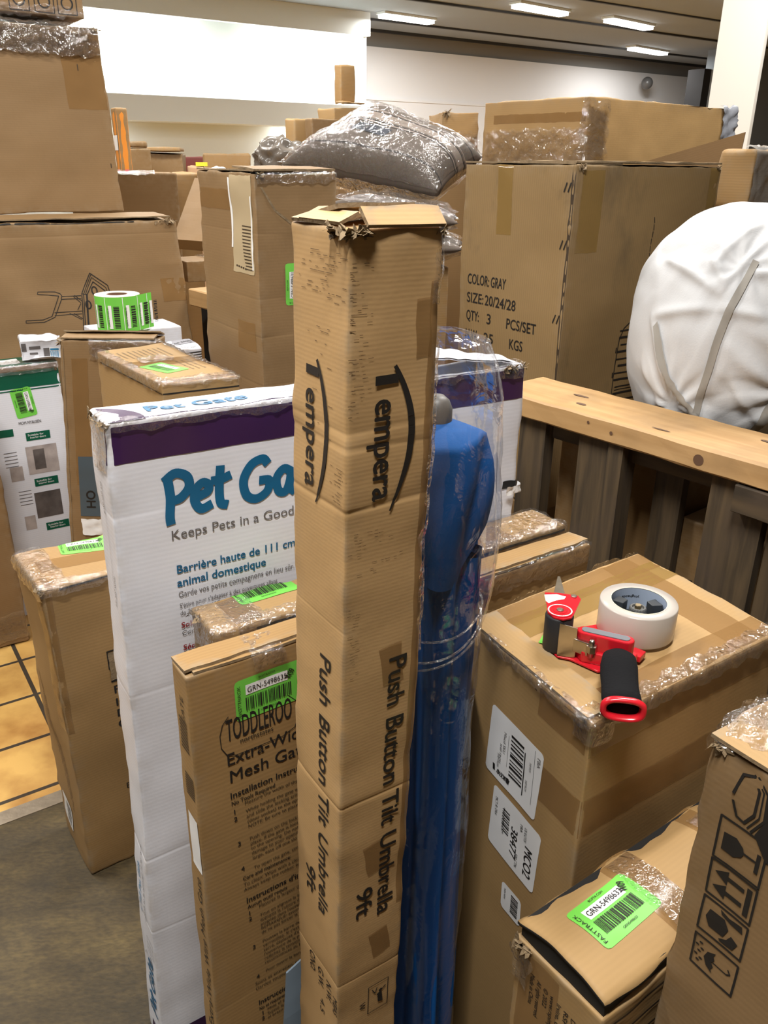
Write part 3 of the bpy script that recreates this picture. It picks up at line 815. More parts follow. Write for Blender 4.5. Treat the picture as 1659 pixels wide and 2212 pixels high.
k = pet.ink('top', .0012); k.text('northstates', .26, .034, .008, 0, 0, width=.06); k.line([(.25, .05), (.26, .03), (.29, .026), (.33, .034), (.335, .046), (.31, .053), (.27, .054)], .0008, closed=True)
k.out('printed_logo', 'grey_ink', pet.root)
k = pet.ink('front', .0012)
def pen(k, pts, w, x, y, s, xs=1.0):
    # smooth a hand-drawn stroke
    q = []
    for i in range(len(pts) - 1):
        p0 = pts[max(i - 1, 0)]; p1 = pts[i]; p2 = pts[i + 1]; p3 = pts[min(i + 2, len(pts) - 1)]
        for j in range(7):
            t = j / 7
            q.append(tuple(.5 * ((2 * p1[a]) + (-p0[a] + p2[a]) * t + (2 * p0[a] - 5 * p1[a] + 4 * p2[a] - p3[a]) * t * t + (-p0[a] + 3 * p1[a] - 3 * p2[a] + p3[a]) * t ** 3) for a in (0, 1)))
    q.append(pts[-1])
    k.line([(a * s * xs, b * s) for a, b in q], w, x, y)
def logo(k, x, y, s, w):
    pen(k, [(.12, .92), (.16, .5), (.12, .05), (.13, -.12)], w, x, y, s)                       # P
    pen(k, [(.06, .90), (.30, 1.04), (.56, .92), (.60, .66), (.40, .44), (.18, .40)], w, x, y, s)
    pen(k, [(.72, .36), (1.02, .46), (1.06, .62), (.92, .70), (.76, .56), (.72, .30), (.86, .08), (1.10, .14)], w, x, y, s)   # e
    pen(k, [(1.36, 1.0), (1.32, .5), (1.34, .14), (1.48, .06)], w, x, y, s); pen(k, [(1.16, .70), (1.38, .70), (1.58, .76)], w, x, y, s)   # t
    pen(k, [(2.52, .90), (2.40, 1.02), (2.12, .92), (1.92, .58), (1.98, .20), (2.22, .06), (2.50, .20), (2.56, .46), (2.34, .50)], w, x, y, s)   # G
    pen(k, [(3.12, .60), (2.94, .68), (2.76, .48), (2.80, .16), (2.98, .10), (3.10, .36), (3.14, .62), (3.10, .22), (3.22, .06)], w, x, y, s)   # a
    pen(k, [(3.52, 1.0), (3.46, .5), (3.50, .14), (3.62, .06)], w, x, y, s); pen(k, [(3.32, .70), (3.52, .70), (3.72, .76)], w, x, y, s)
    pen(k, [(3.86, .36), (4.16, .46), (4.20, .62), (4.06, .70), (3.90, .56), (3.86, .30), (4.0, .08), (4.24, .14)], w, x, y, s)
logo(k, .070, 1.031, .0625, .0135)
k.text('Barri\u00e8re haute de 111 cm pour', .081, .9445, .0135, 0, .022, width=.232)
k.text('animal domestique', .081, .9235, .0135, 0, .022, width=.140)
k.out('printed_lettering', 'blue_print', pet.root, 'big blue lettering')
k = pet.ink('front', .0012)
k.text('Keeps Pets in a Good Place', .0765, .9975, .0155, 0, -.006, width=.245)
k.text('Garde vos petits compagnons en lieu s\u00fbr.', .0815, .9065, .0098, 0, -.006, width=.188)
k.text("S'\u00e9tire pour s'adapter \u00e0 des ouvertures allant", .082, .8895, .0078, 0, 0, width=.158)
k.text('de 73.7 cm \u00e0 127 cm', .082, .8775, .0078, 0, .0, width=.075)
k.text('Construction', .083, .843, .0085); k.text('Securiza', .084, .805, .0085)
k.out('printed_lettering', 'grey_ink', pet.root, 'thin dark lettering')
k = pet.ink('front', .0012); k.text('Solide', .0825, .856, .0098, 0, .02); k.text('S\u00e9curis\u00e9', .084, .817, .0098, 0, .02); k.out('printed_lettering', 'red_print', pet.root, 'red lettering')
k = pet.ink('left', .0012)
k2 = Ink(lambda x, y: pet.pt('left', T * .62 - y, .075 + x, .0012)); logo(k2, 0, -.008, .030, .0055); k2.out('printed_lettering', 'blue_print', pet.root, 'blue pet gate lettering up the narrow end')
k2 = Ink(lambda x, y: pet.pt('left', T * .62 - y, .30 + x, .0012)); k2.text("4' Tall Pet Gate", 0, .018, .012, 0, .02, width=.11); k2.out('printed_lettering', 'sky_print', pet.root)
k2 = Ink(lambda x, y: pet.pt('left', T * .62 - y, .30 + x, .0012)); k2.text('Extends to fit openings 29-50" wide', 0, -.004, .0075, 0, 0, width=.165)
for a in range(4): k2.line([(-.075 + a * .012, -.022), (-.075 + a * .012, .006)], .0007)
for b in (-.022, -.008, .006): k2.line([(-.075, b), (-.039, b)], .0007)
k2.line([(-.10, .012), (-.088, .022), (-.10, .028)], .0012); k2.text('MYPET', -.118, -.006, .0085, 0, .02)
k2.line([(.62, .006), (.78, .006)], .0006); k2.text('29-50" wide', .60, -.006, .0075); k2.text('gate rail set', .74, .01, .0075)
k2.out('printed_lettering', 'grey_ink', pet.root, 'small lettering up the narrow end')
# torn flap at the right end, crumpled lid end
t = pet.patch('torn_hole', 'front', .683, .958, .722, .972, 'black', .0012, .004, rag=.004, seed=3); t['label'] = 'dark torn slot'
pet.patch('torn_hole', 'front', .686, .948, .722, .963, 'white', .004, .004, .004, 90, 6, .004)['label'] = 'white torn paper tongue'
pet.film('front', .0, H - .014, .60, H + .006, .0018, 2, 40, .005)
pet.film('front', .60, H - .02, W - .004, H + .03, .003, 5, 45)
pet.film('left', .03, H - .07, T, H + .006, .002, 8, 40)
pet.fuzz('front', W - .05, W - .002, 26, 4, .012); pet.fuzz('left', 0, T, 16, 5, .012)
V, F = [], []
nx, ny = 40, 14
for j in range(ny + 1):
    for i in range(nx + 1):
        x = .46 + .235 * i / nx; y = .004 + (T - .006) * j / ny
        z = .050 * max(0, (1 - i / nx)) ** .8 * math.sin(math.pi * min(1, .25 + .7 * j / ny)) + .006 * abs(noise.noise(Vector((x * 30, y * 40, 2)))) + .004
        V.append(pet.pt('top', x, y, .001) + Vector((0, 0, z)))
for j in range(ny):
    for i in range(nx): F.append((j * (nx + 1) + i, j * (nx + 1) + i + 1, (j + 1) * (nx + 1) + i + 1, (j + 1) * (nx + 1) + i))
V += [v - Vector((0, 0, .003)) for v in V]; n0 = (nx + 1) * (ny + 1)
F += [tuple(n0 + q for q in reversed(f)) for f in F[:]]
mesh_obj('crumpled_flap', V, F, M['white_board'], pet.root)['label'] = 'bulged white lid flap at the far end'

# thin instruction box
H = tod.h
c = tod
k = c.ink('front')
k.text('TODDLEROO', .0475, .783, .036, 0, .006, width=.098); k.text('northstates', .0665, .773, .0085, 0, -.004, width=.050)
k.line([(.052, .822), (.043, .812), (.0385, .796), (.0395, .776), (.047, .762), (.060, .757), (.130, .757), (.15, .765), (.157, .785), (.153, .808), (.14, .822)], .0012)
k.text('Extra-Wide', .045, .744, .0205, 0, .006, width=.124); k.text('Mesh Gate', .047, .715, .0205, 0, .006, width=.125)
k.text('Installation Instructions', .0465, .6885, .0105, 0, .018, width=.142); k.text('No Tools Required', .0475, .6765, .0075, 0, .01, width=.068)
num = [('1', .661), ('2', .648), ('3', .603), ('4', .556)]
for s, y in num: k.text(s, .049 + (.66 - y) * .06, y, .0080, 0, .03)
k.text('Care and maintenance:', .0565, .538, .0072, 0, .012, width=.078)
k.text("Instructions d'installation", .0595, .4925, .0105, 0, .018, width=.140); k.text('Aucun outil requis', .061, .4805, .0075, 0, .01, width=.066)
for s, y in (('1', .467), ('2', .455), ('3', .395), ('4', .330)): k.text(s, .061 + (.467 - y) * .06, y, .0080, 0, .03)
k.text('Instrucciones de instalaci\u00f3n', .070, .2715, .0105, 0, .018, width=.14); k.text('No se requieren herramientas', .0705, .2595, .0075, 0, .01, width=.085)
for s, y in (('1', .247), ('2', .235)): k.text(s, .0735, y, .0080, 0, .03)
k.out('printed_lettering', 'ink', c.root, 'bold black lettering')
k = c.ink('front')
en = ['Measure the width of the opening', '', 'While holding the gate with the', 'and slide the locking arm into', '(door socket) to the opening', 'NOTE: Be sure to place the pins', '', 'Push down on the locking handle', 'place. If the gate is loose it', 'to the opening. Do not force, or', 'damage to your opening may be', 'large, ease off one slot, and', '', 'To open the gate, simply lift']
for i, s in enumerate(en):
    if s: k.text(s, .067 + i * .0006, .669 - i * .0092 + (.004 if i in (2, 3, 4, 5) else 0), .0060, 0, 0)
for i, s in enumerate(['To clean: Wipe with a clean cloth', 'Always keep the rubber bumpers']): k.text(s, .057, .527 - i * .010, .0062)
fr = ['Mesurez la largeur de', '', 'Tout en alignant la barri\u00e8re', 'appuyez la rainure de la', "poign\u00e9e dans l'ouverture", 'REMARQUE: assurez que', 'de ne pas forcer la barri\u00e8re', '', 'Poussez la barre de blocage', "verrouillez. Si c'est trop", "serr\u00e9, d\u00e9placez d'un cran", "l'ouverture de la porte et", 'rel\u00e2chez la tension puis', 'recommencez au besoin', '', 'Pour ouvrir la barri\u00e8re']
for i, s in enumerate(fr):
    if s: k.text(s, .079 + i * .0004, .472 - i * .0092, .0060)
for i, s in enumerate(['Soins et entretien: nettoyez', 'Gardez toujours les embouts propres']): k.text(s, .0665, .317 - i * .011, .0066)
for i, s in enumerate(['Mida el ancho de la puerta', 'Sujete la puerta y deslice', 'el brazo de cierre hacia']): k.text(s, .084, .25 - i * .0095, .0062)
k.out('printed_lettering', 'brown_ink', c.root, 'small instruction lettering')
k = Ink(lambda x, y: c.pt('left', .030 - y, .26 + x, .0009)); k.text('Extra-Wide Wire Mesh Gate', 0, -.008, .016, 0, .0, width=.30)
k.line([(-.09, -.012), (-.02, -.012), (-.02, .014), (-.09, .014)], .0012, closed=True); k.text('TODDLEROO', -.086, -.006, .014, 0, .0, width=.062)
k.text('GATE', .56, -.004, .012)
k.out('printed_lettering', 'ink', c.root, 'black lettering up the narrow end')
c.patch('paper_sticker', 'left', .014, .575, .046, .668, 'white', .0008)['label'] = 'white sticker on the narrow end'
k = c.ink('left', .0009)
for x0, y0, w, h in ((.012, .775, .026, .052), (.016, .700, .026, .038)):
    for i in range(9): k.rect(x0, y0 + h * i / 9, w, h / 14)
k.out('printed_block', 'brown_ink', c.root, 'dark printed block')
green_label(c, 'front', .112, .840, .02, 'GRN-5498635', seed=5)
c.flap('back', .0, .725, .046, 4, rag=.004, seed=4, mat='kraft', lift=.001)
c.flap('front', .010, .60, .030, -1, rag=.006, seed=5, mat='kraft', lift=.0005)
c.film('front', .090, H - .02, .135, H + .04, .003, 3)
c.film('front', .40, H - .03, .724, H + .02, .0025, 9)
k = c.ink('front'); k.text('A675A', .575, .79, .045, 0, .01); k.out('printed_lettering', 'ink', c.root, 'stencilled code at the far end')
c.tape('top', .45, .0, .50, .05, seed=7)

# box between
c = g36; H = c.h
green_label(c, 'top', .112, .082, .0, 'GRN-5498636', seed=6)
k = c.ink('front', .0012); k.rect(.06, H - .010, .61, .004); k.out('dark_seam', 'black', c.root)  # black strip painted along the front edge for the shaded flap gap
c.film('front', .0, H - .03, .675, H + .014, .004, 7, 45)
c.film('left', .0, H - .04, .094, H + .03, .003, 17, 45)
c.tape('top', .035, -.02, .075, .10, seed=3); c.film('front', .03, H - .05, .08, H + .07, .0012, 4)
c.fuzz('left', 0, .03, 12, 2); c.tape('top', .46, -.02, .56, .094, seed=9)
c.film('top', .50, .0, .675, .094, .002, 19, 30)

# big carton under the tape gun
c = big; H = c.h
for x0, y0, x1, y1, nm in ((.075, .650, .197, .770, 'a'), (.094, .523, .209, .637, 'b'), (.136, .430, .184, .482, 'c')):
    s = c.patch('address_sticker', 'left', x0, y0, x1, y1, 'white', .0008, .0055, corner=.002, rot=-.06 if nm != 'c' else 0.02)
    s['label'] = {'a': 'large white shipping sticker with tall barcode', 'b': 'white shipping sticker with big numbers', 'c': 'small white barcode sticker'}[nm]
    k = Ink(lambda x, y: c.pt('left', x, y, .0013))
    if nm == 'a':
        k2 = Ink(lambda x, y: c.pt('left', x, y, .0013))
        for i, w in enumerate((.004, .002, .005, .003, .002, .006, .002, .004, .003, .003, .005)): k.rect(.128, .679 + i * .0068, .030, w * .8, -.03)
        k.rect(.160, .668, .0022, .075); k.rect(.166 + .016, .668, .0006, .094); k.rect(.122, .690, .0006, .055)
        k.rect(.091, .664, .0055, .011, .1); k.rect(.125, .662, .0055, .010, .1)
        k.text('FBA15C98Y05R', .100, .664, .0085, -.04, .03, width=.030, shear=.3)
        for x, y, w in ((.166, .70, .012), (.172, .735, .010), (.104, .72, .022), (.10, .70, .015)): k2.text('SHIP FROM', x, y, .0045, D, 0, width=w * 1.6)
        k2.text('FBA', .188, .755, .007, D); k2.text('Mixed SKU', .111, .745, .006, D)
        k2.out('sticker_print', 'grey_ink', s, 'grey lettering')
    elif nm == 'b':
        for i, w in enumerate((.003, .002, .004, .002, .003, .002, .004, .002, .003)): k.rect(.124, .574 + i * .0048, .016, w * .75, -.04)
        k.text('*MCO038477*', .122, .617, .0065, D, 0, width=.05)
        k.text('38477', .146, .600, .016, D, .012, width=.055); k.text('MCO2', .180, .592, .018, D, .016, width=.054)
        k.text('FBA', .166, .620, .006, D); k.text('US ILOTIS', .176, .622, .006, D, 0, width=.026); k.text('500 CTN', .160, .560, .006, D, 0, width=.026); k.text('MCT-R: DR4', .104, .622, .006, D, 0, width=.034)
    else:
        for i in range(10): k.rect(.160, .440 + i * .0036, .017, .0018 + .0008 * (i % 3 == 0))
        k.text('X004 NEW', .143, .474, .004, D, 0, width=.022)
    k.out('sticker_print', 'ink', s, 'black lettering and bars')
c.tape('front', -.10, .690, .40, .748, seed=4)
c.tape('front', -.10, H - .05, .405, H + .05, 'tape', seed=5)
c.tape('top', .30, .02, .365, .30, seed=6); c.tape('top', .02, .19, .40, .245, 'tape_gold', seed=8); c.tape('top', .02, .225, .40, .275, seed=9)
c.film('front', .03, H - .014, .40, H + .022, .003, 2, 45); c.film('left', .0, H - .010, .277, H + .008, .0024, 3, 50); c.film('back', .0, H - .02, .38, H - .001, .003, 8)
c.film('front', -.03, H - .03, .04, H + .03, .002, 15, 40)
k = c.ink('top', .0009)
for x, y, a in ((.014, .225, .2), (.020, .225, .2), (.018, .085, .2), (.024, .085, .2), (.016, .262, .1), (.024, .020, .4), (.030, .020, .4)): k.rect(x, y - .012, .0022, .022, a - 1.0)
k.out('staple_marks', 'brown_ink', c.root, 'short dark staple slits')
c.flap('left', .008, .27, .05, -1.0, rag=.003, seed=2, mat='kraft_gold', lift=.0015)

# lower-left box
c = lbr; H = c.h
green_label(c, 'top', .128, .152, -.15, 'GRN-5498627', seed=8)
k = c.ink('front')
for s, y in (('PO# 8411', .485), ('Item# 20', .452), ('Desc: GATE', .422), ('Qty: 1', .392)): k.text(s, .103, y, .020, 0, .035)
k.rect(.100, .515, .08, .006); k.text('Box 1 of 1', .102, .215, .016)
k.out('printed_lettering', 'ink', c.root, 'black lettering hidden partly by the white box')
c.patch('torn_patch', 'front', .100, .522, .16, .592, 'inner', .0007, .006, .0012, 90, 3, .004)['label'] = 'torn patch with bare board'
k = c.ink('front', .0008); k.rect(.098, .592, .06, .003); k.rect(.098, .55, .0025, .042); k.out('printed_frame', 'ink', c.root)
c.patch('barcode_sticker', 'left', .028, .055, .092, .155, 'white', .0009, .01, rot=-.25, corner=.002)['label'] = 'white barcode sticker near the floor'
k = Ink(lambda x, y: c.pt('left', x, y, .0014)); k.bars(.075, .030, 18, .076, .066, P1 - .25, 5); k.out('sticker_print', 'grey_ink', c.root)
k = c.ink('left', .0008)
for i in range(9): k.text('handle with care', .030 + .010 * i, .50 - .028 * i, .0085, D + .1, 0, width=.12)
k.out('printed_lettering', 'faint_ink', c.root, 'faint rubbed lettering')
c.film('left', .0, H - .02, .185, H + .05, .003, 3, 40); c.film('front', .0, H - .016, .30, H + .012, .003, 4, 45)
c.tape('left', .14, .42, .20, H + .02, seed=3)
c.tape('top', .02, .07, .30, .12, seed=5)
k = c.ink('front', .0012); k.rect(.03, H - .006, .16, .003); k.out('dark_seam', 'black', c.root); c.fuzz('left', .15, .185, 14, 3, .012)  # thin black strip drawn in as the shade of the flap gap

# soiled suitcase carton
c = gray; H = c.h
k = c.ink('left')
for s, x, y, w in (('COLOR:', .031, .541, .084), ('GRAY', .122, .541, .056), ('SIZE:', .031, .493, .065), ('20/24/28', .102, .493, .118), ('QTY:', .031, .446, .052), ('3', .112, .446, .018), ('PCS/SET', .190, .446, .106), ('N.W.', .031, .396, .05), ('25', .105, .396, .04), ('KGS', .205, .396, .048)):
    k.text(s, x, y, .027, 0, .012, width=w)
for y in (.79, .665, .495):
    for d in (0, .012): k.rect(.348 + d, y - .011, .0035, .022, -.35)
k.out('printed_lettering', 'ink', c.root, 'black shipping lettering')
k = c.ink('front')
for i in range(14): k.line([(.300 + .002 * math.sin(i), .718 - i * .017), (.301 + .002 * math.sin(i + 1), .718 - i * .017 - .013)], .0026)
x0, y0 = .205, .24
k.line([(x0 + .11, .475), (x0 + .055, .468), (x0 + .028, .452), (x0 + .016, .425), (x0 + .010, .27)], .003)
for i in range(12): k.rect(x0 + .014 + (i % 3 == 2) * .01, .445 - i * .0185, .10, .0035 + .002 * (i % 2))
k.rect(x0 + .008, .39, .004, .014); k.rect(x0 + .006, .325, .004, .014); k.rect(x0 + .02, .29, .07, .002); k.rect(x0 + .02, .298, .07, .002)
k.out('printed_drawing', 'ink', c.root, 'black line drawing of a ribbed suitcase')
c.tape('left', .125, .672, .178, H + .05, 'tape_gold', .03); c.tape('front', .022, .645, .098, H - .01, 'tape_gold', seed=3); c.tape('front', .505, .50, .575, H + .03, 'tape_gold', seed=4)
c.flap('left', .0, .374, .16, -.5, rag=.002, seed=3, mat='kraft_dirty', lift=.002); c.flap('front', .0, .546, .18, 0, rag=.003, seed=4, mat='kraft_dirty', lift=.005)
c.fuzz('front', .0, .02, 14, 3, .015); c.fuzz('front', .52, .546, 8, 4, .012)
# dark scuffed corner edge
V = [c.pt('front', .001, y * c.h / 40, .0009) for y in range(41)] + [c.pt('left', c.lv - .006 - .003 * noise.noise(Vector((y * .7, 1, 1))), y * c.h / 40, .0009) for y in range(41)]
mesh_obj('scuffed_edge', V, [(i + 41, i + 42, i + 1, i) for i in range(40)], M['brown_ink'], c.root)['label'] = 'dark rubbed corner'

# tall box with the peeled strip
c = stp; H = c.h
c.patch('peeled_strip', 'left', .198, 1.245, .312, H + .003, simple('peeled_liner', (.43, .335, .20), .7), .0007, .012, rag=.003)['label'] = 'pale strip where the liner peeled off'
c.patch('peeled_edge', 'left', .190, 1.30, .199, H - .012, 'white', .0012, .01, rag=.003, seed=3)['label'] = 'white torn paper rim'
c.patch('peeled_edge', 'left', .303, 1.255, .309, 1.42, 'white', .0012, .01, rag=.002, seed=4)['label'] = 'white torn paper rim'
k = c.ink('left', .0013)
for i in range(14): k.rect(.252 + .045 * (i / 14) ** 2 * .5, 1.352 - i * .0075, .050 - .02 * (i / 14), .0024)
for i in range(5): k.rect(.215 + .012 * i, 1.258 - .001 * i, .008, .004)
k.out('exposed_flutes', 'brown_ink', c.root, 'dark flute slots showing through')
green_label(c, 'front', .103, 1.222, P1, 'GRN-5498631', seed=11, scribble=False)
c.tape('left', .0, 1.385, .20, 1.432, seed=3); c.flap('front', .0, .211, .12, 3, rag=.006, seed=4, mat='kraft_pink', lift=.004); c.flap('left', .0, .33, .10, -1, rag=.004, seed=5, mat='kraft_pink', lift=.002)
c.film('front', .0, H - .02, .213, H + .05, .003, 5); c.fuzz('front', 0, .02, 14, 3, .014)
k = c.ink('front', .0009); k.line([(.004, 1.462), (.05, 1.39), (.125, 1.335)], .005); k.out('pale_scratch', 'inner', c.root)
c.tape('left', .21, 1.06, .30, 1.13, seed=9)

# hand cart carton
c = whl; H = c.h
k = c.ink('front')
S0 = (.913, .969)
def gw(px, py):     # drawing grid of the print
    return (.731 + (px - 57) * .00148 + (698 - py) * .00028, .988 + (698 - py) * .00154 - (px - 57) * .00017)
def dl(pts, w=.0022): k.line([gw(*p) for p in pts], w)
for o in (0, 4.2):
    dl([(84, 634 + o), (120, 632 + o), (131, 635 + o)] if o == 0 else [(84, 639), (128, 640)])
dl([(84, 634), (83, 639)]); dl([(131, 635), (135, 640), (133, 646)])
dl([(128, 640), (112, 684)]); dl([(134, 646), (119, 684)])
dl([(57, 695), (93, 692), (112, 684)]); dl([(57, 700), (95, 697), (119, 685)]); dl([(57, 695), (57, 700)])
for a, b in (((134, 641), (176, 637)), ((133, 647), (176, 643)), ((118, 676), (177, 670)), ((118, 682), (177, 676))): dl([a, b])
for a, b in (((160, 640), (175, 652)), ((162, 637), (177, 648)), ((175, 654), (168, 668)), ((150, 676), (176, 688)), ((160, 676), (178, 686))): dl([a, b])
dl([(178, 633), (196, 588), (236, 612), (252, 660)], .0028); dl([(186, 634), (200, 597), (232, 617), (246, 660)])
dl([(190, 634), (203, 606), (230, 624), (240, 655)], .0028)
for q in (178, 182, 188, 190): dl([(q, 633), (q + 3, 735)], .0028)
dl([(196, 588), (178, 633), (190, 635)]); dl([(199, 590), (182, 634)])
for cx, cy in ((206, 625), (229, 642), (192, 656), (196, 715)):
    p = gw(cx, cy); k.ring(p[0], p[1], .0085, .013, .0042)
k.out('printed_drawing', 'ink', c.root, 'black line drawing of a hand cart')
c.flap('front', .0, 1.28, .18, 1.2, rag=.004, seed=3, mat='kraft_pink', lift=.010); c.fuzz('front', 1.2, 1.295, 24, 3, .02)
c.tape('front', 1.21, 1.02, 1.31, 1.10, seed=4)
k = c.ink('front', .0009); k.rect(.6, H - .004, .55, .005); k.out('dark_seam', 'black', c.root, 'black strip painted for the shaded gap under the lid')  # black rectangle painted as the shade under the lid
for y in (1.17, 1.06):
    pass

# box with label on top
c = lab; H = c.h
green_label(c, 'top', .066, .145, P1 + .30 - 3.14159, 'GRN-5498629', seed=12, scribble=False)
k = c.ink('top')
for i in range(9): k.text('assembly instructions inside', .030 + .013 * i, .345, .0065, D, 0, width=.07 + .01 * (i % 3))
for i in range(3): k.text('do not use a knife', .115 + .014 * i, .20, .006, D, 0, width=.10)
k.out('printed_lettering', 'brown_ink', c.root, 'small dark lettering on the lid')
c.tape('top', .0, .175, .173, .235, seed=3); c.tape('top', .0, .0, .17, .03, seed=4)
c.film('left', .0, H - .02, .396, H + .016, .003, 3, 50); c.film('front', .0, H - .006, .173, H + .03, .003, 4); c.film('right', .0, H - .01, .4, H + .014, .003, 6); c.film('top', .04, .20, .12, .26, .002, 8)
k = c.ink('front', .0009); k.rect(.0, H - .024, .172, .003); k.out('dark_seam', 'black', c.root)  # painted dark line for the shaded slit below the lid layer
k = c.ink('left', .0009); k.rect(.02, H - .024, .375, .0025); k.out('dark_seam', 'brown_ink', c.root)  # the same slit shade drawn on along the left side

# narrow worn box
c = opn; H = c.h
c.flap('front', .004, .262, .06, 6, rag=.004, seed=3, mat='kraft_pink', lift=.004); c.flap('back', .0, .27, .05, 18, rag=.006, seed=4, mat='kraft_pink', lift=.002)
c.fuzz('left', .0, .085, 24, 3, .02); c.film('front', .08, H - .05, .27, H + .02, .003, 4); c.tape('front', .03, .6, .075, H - .05, seed=3)
c.patch('sticker', 'front', .036, .500, .105, .690, 'slate', .0008)['label'] = 'dark slate sticker'
k = c.ink('front', .0012); k.text('HO', .082, .525, .028, P1, .03); k.out('sticker_print', 'ink', c.root)
c.patch('paper_sheet', 'front', .040, .44, .108, .492, 'white', .0008, .008, .003, 40, 3, .004)['label'] = 'white paper below the slate sticker'
V = [c.pt('front', -.001 + .010, y * H / 40, .0009) + Vector((.0, -.0002, 0)) for y in range(41)] + [c.pt('front', -.004, y * H / 40, .0009) for y in range(41)]
mesh_obj('scuffed_edge', V, [(i + 41, i, i + 1, i + 42) for i in range(40)], M['inner'], c.root)

# green and white box
c = grn; H = c.h
def gp(x0, y0, x1, y1, m, nm, off=.0008, rot=0.0): return c.patch(nm, 'front', x0, y0, x1, y1, m, off, .02, rot=rot)
gp(0, H - .075, .30, H + .004, 'green_print', 'printed_band')['label'] = 'dark green top band'
c.patch('printed_band', 'top', 0, 0, .30, .12, 'green_print', .0006)
gp(0, H - .084, .30, H - .080, 'green_print', 'printed_line')
green_label(c, 'front', .176, .762, -P1 + .12, 'GRN-5498628', seed=13)
M['photo_dark'] = simple('dark_photo_print', (.10, .085, .08), .4, var=.9, vscale=28)
M['photo_mid'] = simple('pale_photo_print', (.38, .33, .31), .4, var=.6, vscale=22)
for x, y in ((.166, .632), (.170, .470), (.185, .305)): gp(x, y, x + .076, y + .028, 'green_print', 'printed_pill', .0008)
gp(.085, .655, .130, .680, 'green_print', 'printed_pill')
gp(.158, .515, .256, .612, 'photo_mid', 'printed_photo')['label'] = 'small kitchen photo'
gp(.18, .53, .215, .60, 'photo_dark', 'printed_photo', .0011)
gp(.162, .355, .247, .448, 'photo_dark', 'printed_photo')['label'] = 'small dark gate photo'
gp(.10, .50, .14, .55, 'photo_mid', 'printed_photo'); gp(.12, .32, .155, .37, 'photo_mid', 'printed_photo')
k = c.ink('front', .0012)
for x, y in ((.172, .639), (.176, .477), (.191, .312)):
    k.text('Suitable for', x, y + .009, .007, 0, 0, width=.05); k.text('Interior doors', x + .006, y, .007, 0, 0, width=.05)
k.out('printed_lettering', 'white', c.root, 'white lettering on the green pills')
k = c.ink('front', .0012); k.text('MOM MY&LEEN', .150, .690, .010, 0, .02, width=.07)
for i in range(5): k.rect(.09, .60 - i * .012, .04, .002); k.rect(.115, .46 - i * .012, .04, .002)
k.out('printed_lettering', 'grey_ink', c.root)
c.patch('address_sticker', 'top', .13, .02, .19, .09, 'white', .001)
c.tape('front', .12, H - .03, .3, H + .02, seed=2); c.film('front', .06, H - .03, .3, H + .04, .003, 3)

lft.film('front', .20, .02, .31, .12, .003, 4); lft.tape('front', .18, .05, .31, .10)

# lifted-lid box
c = flp; H = c.h
lid_z = .020
# the lid: a bowed panel hinged at the far side
V, F, UV = [], [], []
nx, ny = 40, 18
def lid(x, y, k=0): return c.pt('top', x, y, .0) + Vector((0, 0, lid_z + .012 * math.sin(math.pi * min(max(y / c.lv, 0), 1)) - .004 * (x / .42) + .0045 * k + .002 * noise.noise(Vector((x * 12, y * 14, 4)))))
for kk in (0, 1):
    for j in range(ny + 1):
        for i in range(nx + 1):
            x, y = -.002 + .42 * i / nx, -.004 + (c.lv + .006) * j / ny
            V.append(lid(x, y, kk)); UV.append((x, y))
n0 = (nx + 1) * (ny + 1)
for j in range(ny):
    for i in range(nx):
        q = (j * (nx + 1) + i, j * (nx + 1) + i + 1, (j + 1) * (nx + 1) + i + 1, (j + 1) * (nx + 1) + i)
        F.append(tuple(reversed(q))); F.append(tuple(n0 + z for z in q))
rim = list(range(nx + 1)) + [j * (nx + 1) + nx for j in range(1, ny + 1)] + [ny * (nx + 1) + i for i in range(nx - 1, -1, -1)] + [j * (nx + 1) for j in range(ny - 1, 0, -1)]
nf = len(F)
for i in range(len(rim)):
    p, q = rim[i], rim[(i + 1) % len(rim)]; F.append((p, q, n0 + q, n0 + p))
mesh_obj('lid', V, F, None, c.root, True, UV, mats=[M['kraft_gold'], M['black']], fm=[0] * nf + [1] * len(rim))['label'] = 'smooth lifted lid with black edge'
prism('inner_foam', [tuple(c.pt('top', x, y)[:2]) for x, y in ((.005, .004), (.41, .004), (.41, .128), (.005, .128))], H - .002, H + lid_z + .004, 'black', c.root)
class _L:      # label and tape lie on the lid
    root = c.root
    def pt(self, face, x, y, off=0.0): return lid(x, y, 1) + Vector((0, 0, off))
    patch = Carton.patch
L_ = _L()
green_label(L_, 'top', .098, .072, .06, 'GRN-5498633', seed=15, w=.106, h=.062)
L_.patch('packing_tape', 'top', .135, -.004, .188, .134, 'tape', .0005, .01, rag=.002)
o = L_.patch('clear_tape', 'top', .140, -.004, .185, .125, 'film', .0012, .006, .002, 30, 5, .004)
L_.patch('packing_tape', 'top', .285, .06, .32, .132, 'tape', .0005, .01); L_.patch('clear_tape', 'top', .29, .06, .33, .11, 'film', .0012, .006, .002, 30, 7, .004)
k = Ink(lambda x, y: c.pt('left', x, y, .0009))
for i, (s, w) in enumerate((('Made in China', .05), ('All rights reserved', .06), ('\u00a9 2022', .03), ('www.rspimports.com', .09), ('Irvine, CA', .045), ('RSP Imports', .07), ('Designed by', .06))): k.text(s, .028 + .0105 * i, H - .035 - .001 * i, .0068, D, .01, width=w)
for i in range(8): k.rect(.088, H - .125 - i * .0035, .03, .002)
k.out('printed_lettering', 'ink', c.root, 'black lettering on the end')
c.tape('left', .010, H - .20, .07, H - .01, seed=3); c.film('left', .0, H - .06, .03, H - .01, .004, 4, 40); c.fuzz('left', .0, .02, 16, 5, .018)
for i in range(4):
    k = c.ink('front', .0011); k.rect(.01, H - .02 - i * .03, .4, .004); k.out('dark_seam', 'brown_ink', c.root)

